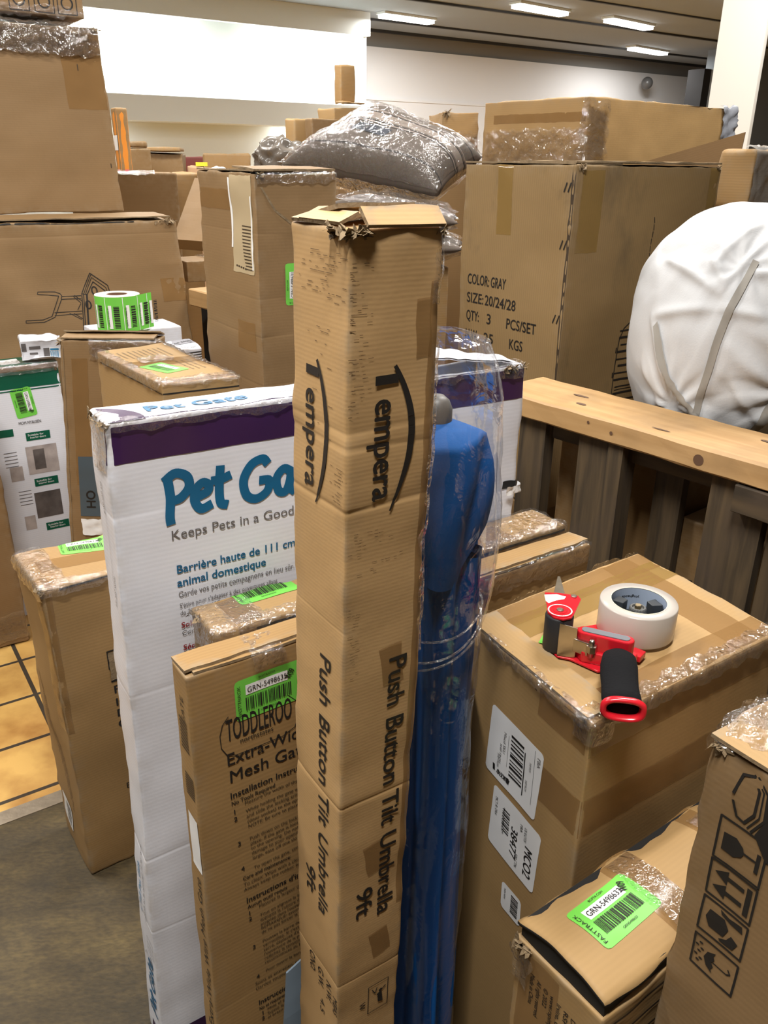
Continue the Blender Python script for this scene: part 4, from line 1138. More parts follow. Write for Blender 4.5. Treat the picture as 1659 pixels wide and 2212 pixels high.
# box with handling symbols
c = drk; H = c.h
def icon(y0, h):
    return Ink(lambda x, y: c.pt('left', .075 - y, y0 + x, .0009)), h
k, h = icon(.878, .050)
def frame(k, w, hh): k.line([(0, 0), (w, 0), (w, hh), (0, hh)], .0024, closed=True)
frame(k, .050, .049); k.poly([(.014, .043), (.034, .043), (.036, .030), (.030, .022), (.0245, .020), (.019, .022), (.013, .030)]); k.rect(.0235, .006, .0024, .016); k.rect(.013, .004, .022, .004)
k.out('printed_symbol', 'ink', c.root, 'fragile glass symbol')
k, h = icon(.831, .044); frame(k, .044, .049)
for x in (.008, .026): k.rect(x + .003, .012, .005, .018); k.poly([(x - .003, .030), (x + .014, .030), (x + .0055, .044)])
k.rect(.005, .004, .034, .0055); k.out('printed_symbol', 'ink', c.root, 'this way up arrows symbol')
k, h = icon(.784, .042); frame(k, .042, .049); k.poly([(.010, .022), (.022, .018), (.031, .024), (.031, .040), (.020, .043), (.010, .038)])
k.poly([(.030, .004), (.038, .006), (.036, .020), (.039, .030), (.034, .028), (.031, .018)]); k.poly([(.004, .010), (.014, .006), (.018, .014), (.010, .018), (.005, .026), (.003, .024)])
k.out('printed_symbol', 'ink', c.root, 'hands holding a box symbol')
k, h = icon(.736, .040); frame(k, .040, .049)
k.poly([(.006, .024), (.010, .032), (.018, .036), (.027, .033), (.032, .024), (.027, .026), (.023, .024), (.018, .027), (.014, .024), (.010, .026)]); k.rect(.0185, .010, .0014, .016); k.line([(.019, .010), (.022, .006), (.026, .009)], .0016)
for x, y in ((.008, .042), (.014, .045), (.020, .042), (.027, .045), (.032, .041), (.012, .039), (.025, .039)): k.disc(x, y, .0013, .0022)
k.out('printed_symbol', 'ink', c.root, 'keep dry umbrella symbol')
k = c.ink('left')
ov = [(.040 + .006 * math.sin(a) - .0, .965 + .024 * math.cos(a)) for a in [i * .25 for i in range(26)]]
k.line([(.033, .960), (.038, .984), (.048, .988), (.056, .976), (.056, .950), (.048, .935), (.040, .937), (.034, .952)], .0028)
k.line([(.048, .990), (.060, .978), (.061, .950), (.052, .932)], .0016); k.line([(.052, .990), (.064, .978), (.066, .950), (.056, .930)], .0024)
k.poly([(.064, .980), (.10, .985), (.10, .905), (.075, .91), (.060, .93), (.067, .95)])
k.out('printed_drawing', 'ink', c.root, 'black drawing of a round handled case')
c.flap('left', .0, .30, .10, -1, rag=.004, seed=3, mat='kraft_gold', lift=.002); c.film('back', .05, H - .02, .34, H - .001, .004, 4); c.film('top', .0, .24, .34, .298, .004, 8, 40)
c.fuzz('left', .0, .02, 16, 4, .012)
# ------------------------------------------------------------------ pallet wall, plank, carts behind
def plank(name, p0, p1, width, z0, z1, mat, parent=None, bev=.004):
    """a board lying along p0-p1 (plan), width to the left of travel, with worn rounded edges and grain along it"""
    p0, p1 = Vector((*p0, 0)), Vector((*p1, 0)); d = (p1 - p0); L = d.length; d.normalize(); n = Vector((-d.y, d.x, 0))
    ns = max(3, int(L / .05)); V, F, UV = [], [], []
    prof = [(bev, 0), (width - bev, 0), (width, bev), (width, z1 - z0 - bev), (width - bev, z1 - z0), (bev, z1 - z0), (0, z1 - z0 - bev), (0, bev)]
    for i in range(ns + 1):
        for k, (a, b) in enumerate(prof):
            w = .0015 * noise.noise(Vector((i * .7, k * 2.1, L)))
            V.append(p0 + d * (L * i / ns) + n * (a + w) + Vector((0, 0, z0 + b + w))); UV.append((L * i / ns, (a + b) * 1.0 + k * .01))
    m = len(prof)
    for i in range(ns):
        for k in range(m): F.append((i * m + k, (i + 1) * m + k, (i + 1) * m + (k + 1) % m, i * m + (k + 1) % m))
    F.append(tuple(range(m))); F.append(tuple(ns * m + k for k in reversed(range(m))))
    return mesh_obj(name, V, F, M[mat], parent, False, UV)
def vslat(name, a0, a1, back, depth, z0, z1, mat, parent, O, d, n):
    P = [O + d * a0 + n * back, O + d * a1 + n * back, O + d * a1 + n * (back + depth), O + d * a0 + n * (back + depth)]
    V, F, UV = [], [], []
    ns = 12
    for j in range(ns + 1):
        z = z0 + (z1 - z0) * j / ns
        for k, p in enumerate(P): V.append((p.x + .001 * noise.noise(Vector((j, k, a0 * 9))), p.y, z)); UV.append((z, [0, a1 - a0, a1 - a0 + depth, -depth][k] + a0 * 3))
    for j in range(ns):
        for k in range(4): F.append((j * 4 + k, j * 4 + (k + 1) % 4, (j + 1) * 4 + (k + 1) % 4, (j + 1) * 4 + k))
    F.append((3, 2, 1, 0)); F.append(tuple(ns * 4 + k for k in range(4)))
    return mesh_obj(name, V, F, M[mat], parent, False, UV)
PA, PB = Vector((.294, 1.677)), Vector((.623, 1.274)); PD = (PB - PA).normalized(); PN = Vector((-PD.y, PD.x))
E0, E1 = PA - PD * .10, PB + PD * .30
pl = empty('wood_plank', (*(E0.lerp(E1, .5)), 1.0), 'pale new wood plank lying along the top of the dark pallet wall', 'plank')
o = plank('board', E0, E1, .168, 1.006, 1.05, 'pine', pl)
def knot(a, on_top, b, r, asp=.6):
    if on_top: f = lambda x, y: Vector((*(PA + PD * (a + x) + PN * (b + y)), 1.0512))
    else: f = lambda x, y: Vector((*(PA + PD * (a + x) - PN * .0012), 1.006 + b + y))
    k = Ink(f); k.disc(0, 0, r, r * asp); k.out('knot', 'knot', pl)
for a, t, b, r, s in ((.10, 1, .05, .012, .5), (.16, 0, .03, .003, 1), (.215, 0, .022, .0035, 1), (.40, 0, .020, .010, 1), (.06, 1, .10, .02, .25), (.30, 1, .03, .02, .12), (.46, 1, .12, .016, .3)): knot(a, t, b, r, s)
pw = empty('pallet', (*(PA.lerp(PB, .5) + PN * .06), 0), 'dark stained wooden pallet standing upright under the pale plank', 'pallet')
for nm, a0, a1, bk, dp, z0, z1 in (('post', -.03, .040, .02, .03, .0, 1.004), ('slat', .128, .200, .02, .022, .0, 1.004), ('slat', .204, .238, .012, .045, 0, 1.004), ('slat', .270, .330, .085, .022, 0, 1.0), ('slat', .420, .522, .02, .022, 0, 1.004), ('slat', .530, .62, .03, .03, 0, 1.004)):
    vslat(nm, a0, a1, bk, dp, z0, z1, 'old_wood', pw, PA, PD, PN)
plank('rail', PA - PD * .03 + PN * .045, PA + PD * .60 + PN * .045, .035, .965, 1.004, 'old_wood', pw, .002)
plank('rail', PA - PD * .03 + PN * .045, PA + PD * .60 + PN * .045, .035, .10, .16, 'old_wood', pw, .002)
plank('block', PA + PD * .475 + PN * -.004, PA + PD * .60 + PN * -.004, .022, .955, 1.004, 'old_wood', pw, .002)
# boxes stored behind the pallet wall
def pbox(name, label, a0, a1, back, deep, z0, z1, mat, seed, group='boxes stored behind the pallet wall'):
    o = PA + PD * a0 + PN * back
    p = [(o + PN * deep), o, (o + PD * (a1 - a0)), (o + PD * (a1 - a0) + PN * deep)]
    return C(name, label, 'box', 0, 0, 0, 1, 1, z1, z0, plan=[tuple(q) for q in p], seed=seed, mat=mat, step=.06, r=.006)
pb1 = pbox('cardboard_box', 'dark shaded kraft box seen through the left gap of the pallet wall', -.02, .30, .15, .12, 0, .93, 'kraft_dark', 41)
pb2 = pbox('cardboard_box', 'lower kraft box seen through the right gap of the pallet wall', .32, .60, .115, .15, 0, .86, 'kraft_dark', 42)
k = pb2.ink('front'); k.text('fragile', .03, .70, .04); k.out('printed_lettering', 'ink', pb2.root)
# carton that the suitcase carton and the white sack stand on
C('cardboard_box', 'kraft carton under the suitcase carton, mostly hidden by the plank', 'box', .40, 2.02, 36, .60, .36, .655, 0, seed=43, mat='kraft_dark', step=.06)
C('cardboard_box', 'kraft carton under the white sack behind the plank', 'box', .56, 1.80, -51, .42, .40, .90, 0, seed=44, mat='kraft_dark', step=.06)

# ------------------------------------------------------------------ stack behind at left
tw = C('cardboard_box', 'tall kraft box standing on the hand cart carton, film round its top', 'box', -1.742, 2.788, 34, .88, .40, 1.905, 1.312, (.030, 0), r=.006, dent=.004, crush=.004, seed=51, mat='kraft_pink', tilt=(0, 0))
tw.film('front', .05, tw.h - .088, .882, tw.h + .03, .006, 3, 22, .006, .012, 'film_wrap'); tw.film('front', .05, tw.h - .085, .84, tw.h + .01, .009, 9, 16, .006, .016, 'film_wrap')
tw.tape('front', .74, .34, .885, tw.h - .02, seed=3); tw.fuzz('front', .80, .88, 20, 3, .02)
k = tw.ink('front', .0009); k.rect(.855, .15, .003, .015); k.rect(.79, .46, .003, .02); k.out('scuff', 'brown_ink', tw.root)
tb = C('cardboard_box', 'kraft box at the very top left with handling symbols cut by the frame', 'box', -1.765, 2.80, 34, .86, .38, 2.20, 1.935, r=.005, seed=52, mat='kraft_pink')
k = tb.ink('front')
for x in (.62, .70, .775):
    k.line([(x, .008), (x + .062, .008), (x + .062, .07), (x, .07)], .003, closed=True); k.ring(x + .031, .04, .018, .018, .005)
k.out('printed_symbol', 'ink', tb.root); tb.film('front', .1, -.0, .86, .03, .006, 4, 30)
# ------------------------------------------------------------------ middle distance and far pile
FG = 'cardboard boxes in the far pile'
def far(label, mx, my, lx, ly, rx, ry, zt, zb, mat='kraft_far', group=FG, name='cardboard_box', step=.09, seed=1, dent=.006, crush=.006):
    k = (lx + rx - mx, ly + ry - my)
    return C(name, label, 'box', 0, 0, 0, 1, 1, zt, zb, plan=((lx, ly), (mx, my), (rx, ry), k), seed=seed, mat=mat, step=step, r=.012, dent=dent, crush=crush, group=group)
bt = far('plain brown carton standing between the tall stack and the peeled box', -1.50, 4.18, -1.60, 4.46, -1.043, 4.398, 1.431, 0, 'kraft_dark', seed=61); bt.film('front', .1, bt.h - .01, .4, bt.h + .03, .004, 3, 20, .012)
far('narrow carton leaning right behind the plain brown carton', -1.12, 4.66, -1.20, 4.95, -1.005, 4.70, 1.425, 0, 'kraft', seed=62)
og = far('thin orange and pink upright box beside the tall stack', -1.372, 4.6, -1.415, 4.663, -1.322, 4.631, 1.727, 0, 'kraft', name='retail_box', seed=63, dent=.001, crush=.001)
M['orange_print'] = simple('orange_print', (.72, .26, .03), .45); M['pink_print'] = simple('pink_print', (.72, .16, .20), .45)
for f in ('left', 'front'):
    w = og.size(f)[0]
    og.patch('printed_panel', f, 0, 1.44, w, 1.726, 'orange_print', .001, .03); og.patch('printed_panel', f, 0, 1.30, w, 1.44, 'pink_print', .001, .03)
og.patch('barcode_sticker', 'left', .02, 1.53, .07, 1.60, 'white', .003, .02)
far('dark brown box with open lid right of the orange box', -1.62, 5.5, -1.715, 5.70, -1.475, 5.60, 1.548, 0, 'kraft_dark', seed=64)
far('flattened dark lid on the dark brown box', -1.64, 5.48, -1.73, 5.72, -1.50, 5.60, 1.585, 1.556, 'kraft_dark', seed=65)
far('two-ply brown box in front of the maroon strip', -1.709, 6.0, -1.778, 6.394, -1.385, 6.052, 1.525, 0, 'kraft_dark', seed=66)
far('thin board laid on the two-ply brown box', -1.70, 5.97, -1.76, 6.35, -1.39, 6.02, 1.562, 1.538, 'kraft', seed=67)
M["maroon"] = simple('maroon_print', (.20, .035, .025), .5)
far('low maroon box far behind the piles', -1.771, 7.5, -1.841, 7.894, -1.50, 7.54, 1.508, 0, 'maroon', name='retail_box', seed=68)
cr_ = far('pale cream box with a yellow cap near the maroon box', -1.232, 5.5, -1.284, 5.795, -1.136, 5.517, 1.452, 0, 'kraft_peach', seed=69)
prism('yellow_cap', [(-1.19, 5.54), (-1.12, 5.545), (-1.13, 5.62), (-1.2, 5.61)], 1.453, 1.475, simple('yellow_plastic', (.75, .62, .04), .4), cr_.root)
far('wide brown box with ragged top, left of the two', -1.34, 6.5, -1.426, 6.992, -1.008, 6.558, 1.53, 0, 'kraft', seed=70, crush=.02)
far('wide brown box just left of the striped pillow bag', -1.000, 6.95, -1.087, 7.44, -.66, 7.0, 1.575, 0, 'kraft', seed=71)
yb = far('white and orange box lying behind the leaning carton', -.985, 4.72, -1.03, 4.98, -.885, 4.75, 1.29, 0, 'white_board', name='retail_box', seed=72)
yb.patch('printed_band', 'front', 0, yb.h - .055, .11, yb.h - .015, 'orange_print', .001, .03)
far('tall slim tube box standing highest in the far pile', -.273, 5.2, -.312, 5.258, -.192, 5.254, 1.989, 1.798, 'kraft', seed=73, step=.04)
far('torn open box carrying the tall slim tube box', -.300, 5.0, -.40, 5.17, -.055, 5.16, 1.762, 1.45, 'kraft_gold', seed=74, step=.04)
ts = far('torn flap layer on the box under the slim tube box', -.265, 5.01, -.30, 5.06, -.12, 5.11, 1.794, 1.788, 'kraft', seed=75, step=.04, crush=.012)
far('brown carton below the torn open box', -.33, 4.98, -.45, 5.16, -.03, 5.18, 1.430, 0, 'kraft_far', seed=76)
far('narrow printed box left of its wider neighbour in the far pile', -.52, 5.0, -.58, 5.10, -.445, 5.05, 1.705, 0, 'kraft_gold', seed=77, step=.04)
far('pinkish box with pale strap between narrow box and pillow bag', -.405, 4.8, -.450, 4.87, -.268, 4.89, 1.70, 0, 'kraft_pink', seed=78, step=.04)
def lump(name, label, cat, loc, rad, mat, seed, group=None, amp=.35, freq=3.0):
    r = empty(name, (loc[0], loc[1], loc[2] - rad[2]), label, cat, group)
    bm = bmesh.new(); bmesh.ops.create_icosphere(bm, subdivisions=5, radius=1)
    for v in bm.verts:
        k = 1 + amp * (1 - 2 * abs(noise.noise(v.co * freq + Vector((seed, 0, 0))))) * .5 + amp * .3 * noise.noise(v.co * freq * 2.3)
        v.co = Vector(loc) + Vector((v.co.x * rad[0] * k, v.co.y * rad[1] * k, max(v.co.z * rad[2] * k, -rad[2])))
    return bm_obj('bag', bm, M[mat], r), r
o_, r_ = lump('plastic_bag', 'small white plastic bag lying on the white and orange box', 'bag', (-.925, 4.85, 1.372), (.085, .09, .075), 'white', 3)
o_, r_ = lump('plastic_wrap', 'crumpled dark plastic wrap left of the big striped pillow', 'plastic', (-.53, 4.4, 1.50), (.11, .08, .085), 'film_dark', 5, amp=.5, freq=1.3)
C('cardboard_box', 'kraft carton under the crumpled plastic wrap left of the pillows', 'box', -.56, 4.32, 20, .22, .18, 1.412, 0, seed=79, mat='kraft_far', step=.08, group=FG)
ln = empty('cardboard_box', (-.79, 3.55, 1.16), 'kraft carton tilted over behind the peeled box', 'box', FG)
def slab(name, P, th, mat, parent, n=10):
    """thick board through four corner points"""
    a, b, c, d = [Vector(p) for p in P]; nr = (b - a).cross(d - a).normalized(); V, F, UV = [], [], []
    for kk in (0, 1):
        for j in range(n + 1):
            for i in range(n + 1):
                u, v = i / n, j / n
                p = (a * (1 - u) + b * u) * (1 - v) + (d * (1 - u) + c * u) * v
                V.append(p - nr * th * kk + nr * .002 * noise.noise(p * 14)); UV.append((u * (b - a).length, v * (d - a).length))
    m = n + 1; n0 = m * m
    for j in range(n):
        for i in range(n):
            q = (j * m + i, j * m + i + 1, (j + 1) * m + i + 1, (j + 1) * m + i); F.append(q); F.append(tuple(n0 + z for z in reversed(q)))
    rim = list(range(m)) + [j * m + n for j in range(1, m)] + [n * m + i for i in range(n - 1, -1, -1)] + [j * m for j in range(n - 1, 0, -1)]
    for i in range(len(rim)): p, q = rim[i], rim[(i + 1) % len(rim)]; F.append((q, p, n0 + p, n0 + q))
    return mesh_obj(name, V, F, M[mat] if isinstance(mat, str) else mat, parent, False, UV)
slab('body', [(-.871, 3.52, 1.195), (-.700, 3.42, 1.195), (-.71, 3.77, 1.42), (-.84, 3.87, 1.42)], .05, 'kraft_dark', ln)
bm_ = C('cardboard_box', 'flat kraft box lying on the wooden beam beside the hand cart carton', 'box', -.75, 3.21, 34, .30, .17, 1.142, 1.066, seed=80, mat='kraft_dark', step=.05)
bm_.film('top', .1, .02, .3, .2, .003, 4, 20, .012)
be = empty('wooden_beam', (-.62, 2.98, 0), 'wooden beam between the hand cart carton and the peeled box', 'beam')
plank('beam', (-.725, 3.10), (-.50, 2.85), .25, 1.0, 1.06, 'pine', be)
slab('shadow_board', [(-.735, 3.335, .0), (-.45, 3.09, 0), (-.45, 3.09, .998), (-.735, 3.335, .998)], .02, 'dark', be)  # dark sheet added below the beam, standing in for the black shade
# white cartons around the label roll
wc = C('paper_carton', 'white carton under the roll of green labels', 'box', -.832, 2.402, 34, .25, .16, 1.028, 0, seed=81, mat='white_board', step=.05)
wm = C('paper_carton', 'crumpled white and grey printed pack behind the labelled box', 'box', -.556, 2.235, 34, .062, .10, 1.02, 0, seed=82, mat='white_board', step=.012, dent=.008, crush=.006)
wm2 = C('paper_carton', 'white pack with dark stripes beside the peeled box', 'box', -.44, 2.44, 34, .09, .10, 1.035, 0, seed=83, mat='white_board', step=.012, dent=.008, crush=.006)
k = wm.ink('front')
for i in range(7): k.rect(.0, wm.h - .012 - i * .007, .06, .003)
k.out('printed_stripes', 'ink', wm.root); wm.patch('printed_band', 'top', .0, .05, .06, .095, simple('grey_print', (.22, .22, .25), .5), .001, .012)
k = wm.ink('top', .0016); k.text('no tools', .006, .062, .014, 0, .02, width=.05); k.text('box set', .01, .02, .010, -.2, 0, width=.04); k.out('printed_lettering', 'ink', wm.root)
k = wm2.ink('top', .0016); k.text('handle', .01, .03, .012, .2, .02, width=.06); k.out('printed_lettering', 'ink', wm2.root)
# crushed white box on the green gate box
cw = C('paper_carton', 'small crushed white box lying on the green and white box', 'box', -1.165, 2.62, 20, .125, .09, .958, .893, seed=84, mat='white_board', step=.012, dent=.012, crush=.008)
k = cw.ink('front')
for x, y, w, h in ((.006, .030, .014, .026), (.028, .036, .034, .010), (.028, .020, .024, .006), (.070, .008, .03, .03)): k.rect(x, y, w, h)
k.out('printed_block', 'grey_ink', cw.root); cw.patch('address_sticker', 'front', .088, -.0, .118, .04, 'white', .0012)
k = cw.ink('front', .002); k.bars(.025, .022, 9, .090, .006); k.rect(.09, .030, .026, .006); k.out('sticker_print', 'sky_print', cw.root)

# ------------------------------------------------------------------ right background
wb = C('cardboard_box', 'wide film-wrapped carton above the suitcase carton', 'box', .670, 3.1, 38, .90, .50, 1.705, 1.49, seed=91, mat='kraft_gold', r=.006, dent=.004, crush=.003)
wb.film('left', .02, .0, .50, .12, .006, 3, 18, .007, .012, 'film_wrap'); wb.film('front', -.02, .0, .10, .21, .006, 4, 20, .007, .01, 'film_wrap')
wb.patch('grey_tape', 'front', .80, .05, .902, wb.h + .01, 'tape_grey', .002, .01, .006, 30, 4, .01)['label'] = 'torn grey tape at the corner'
wb.tape('left', .05, .14, .5, .17, seed=3)
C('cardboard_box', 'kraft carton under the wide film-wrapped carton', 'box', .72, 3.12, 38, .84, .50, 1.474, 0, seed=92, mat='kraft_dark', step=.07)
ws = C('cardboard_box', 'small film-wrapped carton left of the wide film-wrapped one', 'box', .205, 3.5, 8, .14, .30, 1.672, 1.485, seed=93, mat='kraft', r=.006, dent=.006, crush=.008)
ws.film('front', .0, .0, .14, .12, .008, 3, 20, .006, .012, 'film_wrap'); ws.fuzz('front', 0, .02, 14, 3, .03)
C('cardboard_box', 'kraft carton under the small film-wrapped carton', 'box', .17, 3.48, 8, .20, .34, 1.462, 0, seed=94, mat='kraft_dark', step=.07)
pn = empty('cardboard_sheet', (.97, 2.98, 0), 'loose cardboard sheet slanting up behind the suitcase carton', 'cardboard')
slab('sheet', [(.860, 3.06, .002), (1.05, 2.93, .002), (1.142, 2.925, 1.597), (.835, 3.07, 1.495)], .006, M['kraft_dark'], pn)
pc = C('cardboard_box', 'smooth peach-brown carton right of the suitcase carton', 'box', .945, 2.66, 10, .12, .20, 1.482, 0, seed=95, mat='kraft_peach', step=.06)
gw_ = C('cardboard_box', 'grey film-wrapped carton at the right edge above the white sack', 'box', .985, 2.42, 40, .30, .10, 1.535, 1.395, seed=96, mat='kraft', r=.012, dent=.012, crush=.004)
gw_.patch('grey_film', 'front', .0, .0, .30, gw_.h + .03, film('grey_wrap_film', haze=.45, gloss=.10, hazecol=(.42, .40, .37), bscale=14), .003, .01, .004, 20, 3, .01)
C('cardboard_box', 'brown carton under the grey film-wrapped carton', 'box', .985, 2.425, 40, .30, .11, 1.378, 0, seed=97, mat='kraft_dark', step=.06)
C('cardboard_box', 'kraft carton under the pillow bags behind the tall umbrella carton', 'box', -.06, 2.36, 14, .24, .34, 1.225, 0, seed=98, mat='kraft', step=.05)
# ------------------------------------------------------------------ round things helpers
def lathe(name, prof, center, n, mat, parent, smooth=True, capb=True, capt=True, axis=None, mod=None, start=0.0):
    """profile of (radius, height) turned about the vertical through center"""
    cx, cy, cz = center; V, F = [], []
    for j, (r, z) in enumerate(prof):
        for i in range(n):
            a = start + 2 * math.pi * i / n
            rr = r * (mod(a, z, j) if mod else 1)
            V.append((cx + rr * math.cos(a), cy + rr * math.sin(a), cz + z))
    for j in range(len(prof) - 1):
        for i in range(n): F.append((j * n + i, j * n + (i + 1) % n, (j + 1) * n + (i + 1) % n, (j + 1) * n + i))
    if capb: F.append(tuple(reversed(range(n))))
    if capt: F.append(tuple((len(prof) - 1) * n + i for i in range(n)))
    return mesh_obj(name, V, F, M[mat] if isinstance(mat, str) else mat, parent, smooth)
def tube(name, pts, rads, mat, parent, n=14, ell=(1, 1), up=Vector((0, 0, 1)), caps=True):
    """swept oval along points; ell scales the side and up radii"""
    P = [Vector(p) for p in pts]; V, F = [], []
    for i, p in enumerate(P):
        d = (P[min(i + 1, len(P) - 1)] - P[max(i - 1, 0)]).normalized()
        s = d.cross(up).normalized(); u = s.cross(d).normalized()
        for k in range(n):
            a = 2 * math.pi * k / n
            V.append(p + s * (rads[i] * ell[0] * math.cos(a)) + u * (rads[i] * ell[1] * math.sin(a)))
    for i in range(len(P) - 1):
        for k in range(n): F.append((i * n + k, (i + 1) * n + k, (i + 1) * n + (k + 1) % n, i * n + (k + 1) % n))
    if caps: F.append(tuple(range(n))); F.append(tuple((len(P) - 1) * n + k for k in reversed(range(n))))
    return mesh_obj(name, V, F, M[mat] if isinstance(mat, str) else mat, parent, True)
def poly_plate(name, pts, z0, z1, mat, parent, bevel=.0008):
    bm = bmesh.new()
    f = bm.faces.new([bm.verts.new((p[0], p[1], z0)) for p in pts])
    if f.normal.z > 0: pass
    r = bmesh.ops.extrude_face_region(bm, geom=[f])
    for v in [g for g in r['geom'] if isinstance(g, bmesh.types.BMVert)]: v.co.z = z1
    bmesh.ops.recalc_face_normals(bm, faces=bm.faces[:])
    bmesh.ops.bevel(bm, geom=bm.edges[:], offset=bevel, segments=2, affect='EDGES', profile=.5)
    return bm_obj(name, bm, M[mat] if isinstance(mat, str) else mat, parent, False)
# ------------------------------------------------------------------ roll of green labels
LR = (-.787, 2.468, 1.030)
rl = empty('label_roll', LR, 'roll of green barcode labels with its loose end standing out', 'label roll')
lathe('liner_side', [(.030, .0), (.0635, .0), (.0635, .102), (.030, .102), (.030, .0)], LR, 64, simple('cream_liner', (.72, .70, .58), .6), rl, False, False, False)['label'] = 'cream wound edge of the roll'
M['core_brown'] = simple('brown_card_core', (.19, .10, .06), .7)
lathe('core', [(.030, .001), (.030, .1022), (.027, .1022), (.027, .001)], LR, 48, 'core_brown', rl, False, False, False)
def rollpt(s, z, off):           # s: length along the outside, tail runs off straight
    R = .0640 + off; a0 = -2.45; tail0 = 1.98 * .064
    def on(sv, o):
        a = a0 + sv / .064
        return Vector((LR[0] + (.064 + o) * math.cos(a), LR[1] + (.064 + o) * math.sin(a), LR[2] + z))
    if s <= tail0: return on(s, off)
    a = a0 + tail0 / .064
    t = Vector((-math.sin(a), math.cos(a), 0)); nr = Vector((math.cos(a), math.sin(a), 0))
    l = s - tail0
    return on(tail0, off) + t * (l * .96) + nr * (l * l * 1.2) + Vector((0, 0, l * .05))
V, F = [], []
ns = 48; S1 = 1.98 * .064 + .088
for j in range(2):
    for i in range(ns + 1): V.append(rollpt(S1 * i / ns - .02, .001 + .100 * j, .0006))
for i in range(ns): F.append((i, i + 1, ns + 2 + i, ns + 1 + i))
mesh_obj('label_strip', V, F, M['label_green'], rl, True)['label'] = 'green label web with its free end'
for q, s0 in enumerate((-.012, .038, .088, .138, .176)):
    w = .047 if q < 4 else .034
    k = Ink(lambda x, y: rollpt(s0 + x, y, .0012)); k.rect(0, .001, .0018, .099); k.out('label_gap', 'white', rl)
    k = Ink(lambda x, y: rollpt(s0 + x, y, .0014)); k.rect(.009, .012, .0095, .066)
    k.out('number_panel', 'white', rl)
    k = Ink(lambda x, y: rollpt(s0 + x, y, .0016)); rd = random.Random(q); y = .014
    while y < .076:
        h = rd.choice((.0018, .003, .0045)); k.rect(.024, y, .0155 if q < 4 else .012, h); y += h + rd.choice((.0015, .0024))
    k.text('GRN-549864%d' % q, .0105, .018, .0048, P1, 0, width=.054); k.out('barcode', 'ink', rl)

# ------------------------------------------------------------------ white sack behind the plank
M['sack'] = simple('white_woven_sack', (.52, .525, .535), .65, sheen=.0, bump=.12, bscale=300)
M['strap'] = simple('grey_strap_cloth', (.27, .25, .22), .7)
SC = Vector((.765, 1.770, 1.165))
sk = empty('white_sack', (SC.x, SC.y, .905), 'big stuffed white cloth sack with grey straps behind the plank', 'sack')
FOLDS = []
for p_, q_, am_ in (((-.6, -.55, .58), (-.52, -.75, .41), .03), ((-.84, -.1, .52), (-.55, -.76, .34), .04), ((-.55, -.76, .34), (-.26, -.7, .66), .035), ((-.59, -.62, .52), (-.19, -.51, .84), .03),
                    ((-.96, -.25, .13), (-.55, -.8, .25), .035), ((-.55, -.8, .25), (-.15, -.97, .2), .035), ((-.97, -.22, .12), (-.17, -.81, -.56), .04), ((-.98, -.16, -.11), (-.64, -.58, -.49), .025), ((-.41, -.91, -.1), (-.05, -.89, -.44), .03), ((-.50, -.86, .05), (-.1, -.98, -.1), .025), ((-.35, -.8, .48), (.1, -.85, .5), .03)):
    p_, q_ = Vector(p_).normalized(), Vector(q_).normalized()
    FOLDS.append((p_, q_, p_.cross(q_).normalized(), p_.angle(q_), am_))
def sackp(a, b, off=0.0):
    """a: round the vertical, b: -pi/2 bottom .. pi/2 top"""
    ca, sa, cb, sb = math.cos(a), math.sin(a), math.cos(b), math.sin(b)
    e = .82
    pw_ = lambda v: math.copysign(abs(v) ** e, v)
    d = Vector((pw_(cb) * pw_(ca), pw_(cb) * pw_(sa), pw_(sb)))
    g = Vector((ca * cb, sa * cb, sb))
    r = 1.0 + .035 * noise.noise(g * 1.7 + Vector((3, 1, 5)))
    # gathers running out from two tucked points
    for pt, n, am in ((Vector((-.40, -.75, .55)), 9, .018), (Vector((.05, -.95, -.12)), 11, .040), (Vector((-.75, -.55, -.35)), 11, .026)):
        v = g - pt.normalized(); l = v.length
        if l < 1.1:
            t1 = pt.cross(Vector((.3, .2, 1))).normalized(); t2 = pt.cross(t1).normalized()
            th = math.atan2(v.dot(t2), v.dot(t1))
            w = math.sin(n * th + 2.2 * noise.noise(g * 3.0)) 
            r += am * math.exp(-(l / .5) ** 2) * min(1, l / .15) * (abs(w) ** .6 * (1 if w > 0 else -1)) * .42 - am * .8 * math.exp(-(l / .16) ** 2)
    for fp_, fq, fn, ang, am in FOLDS:
        d_ = g.dot(fn)
        if abs(d_) < .35:
            t_ = math.atan2(g.dot(fn.cross(fp_)), g.dot(fp_)) / ang
            w_ = max(0, min(1, t_ * 5 + .3)) * max(0, min(1, (1 - t_) * 3 + .2))
            if w_ > 0: r += .62 * am * w_ * (math.exp(-(d_ / .045) ** 2) + (-.8 if d_ < 0 else .35) * math.exp(-abs(d_) / .09) * min(1, abs(d_) / .03))
    r += .010 * noise.noise(g * 6.0) + .012 * abs(noise.noise(g * Vector((4, 4, 9)).length * .35))
    p = Vector((d.x * .236 * r, d.y * .235 * r, d.z * .268 * r))
    p.z = max(p.z, -.258)
    return SC + p + g * off
V, F = [], []
na, nb = 340, 190
for j in range(nb + 1):
    for i in range(na): V.append(sackp(2 * math.pi * i / na, -P1 + math.pi * j / nb))
for j in range(nb):
    for i in range(na): F.append((j * na + i, j * na + (i + 1) % na, (j + 1) * na + (i + 1) % na, (j + 1) * na + i))
mesh_obj('cloth', V, F, M['sack'], sk, True)
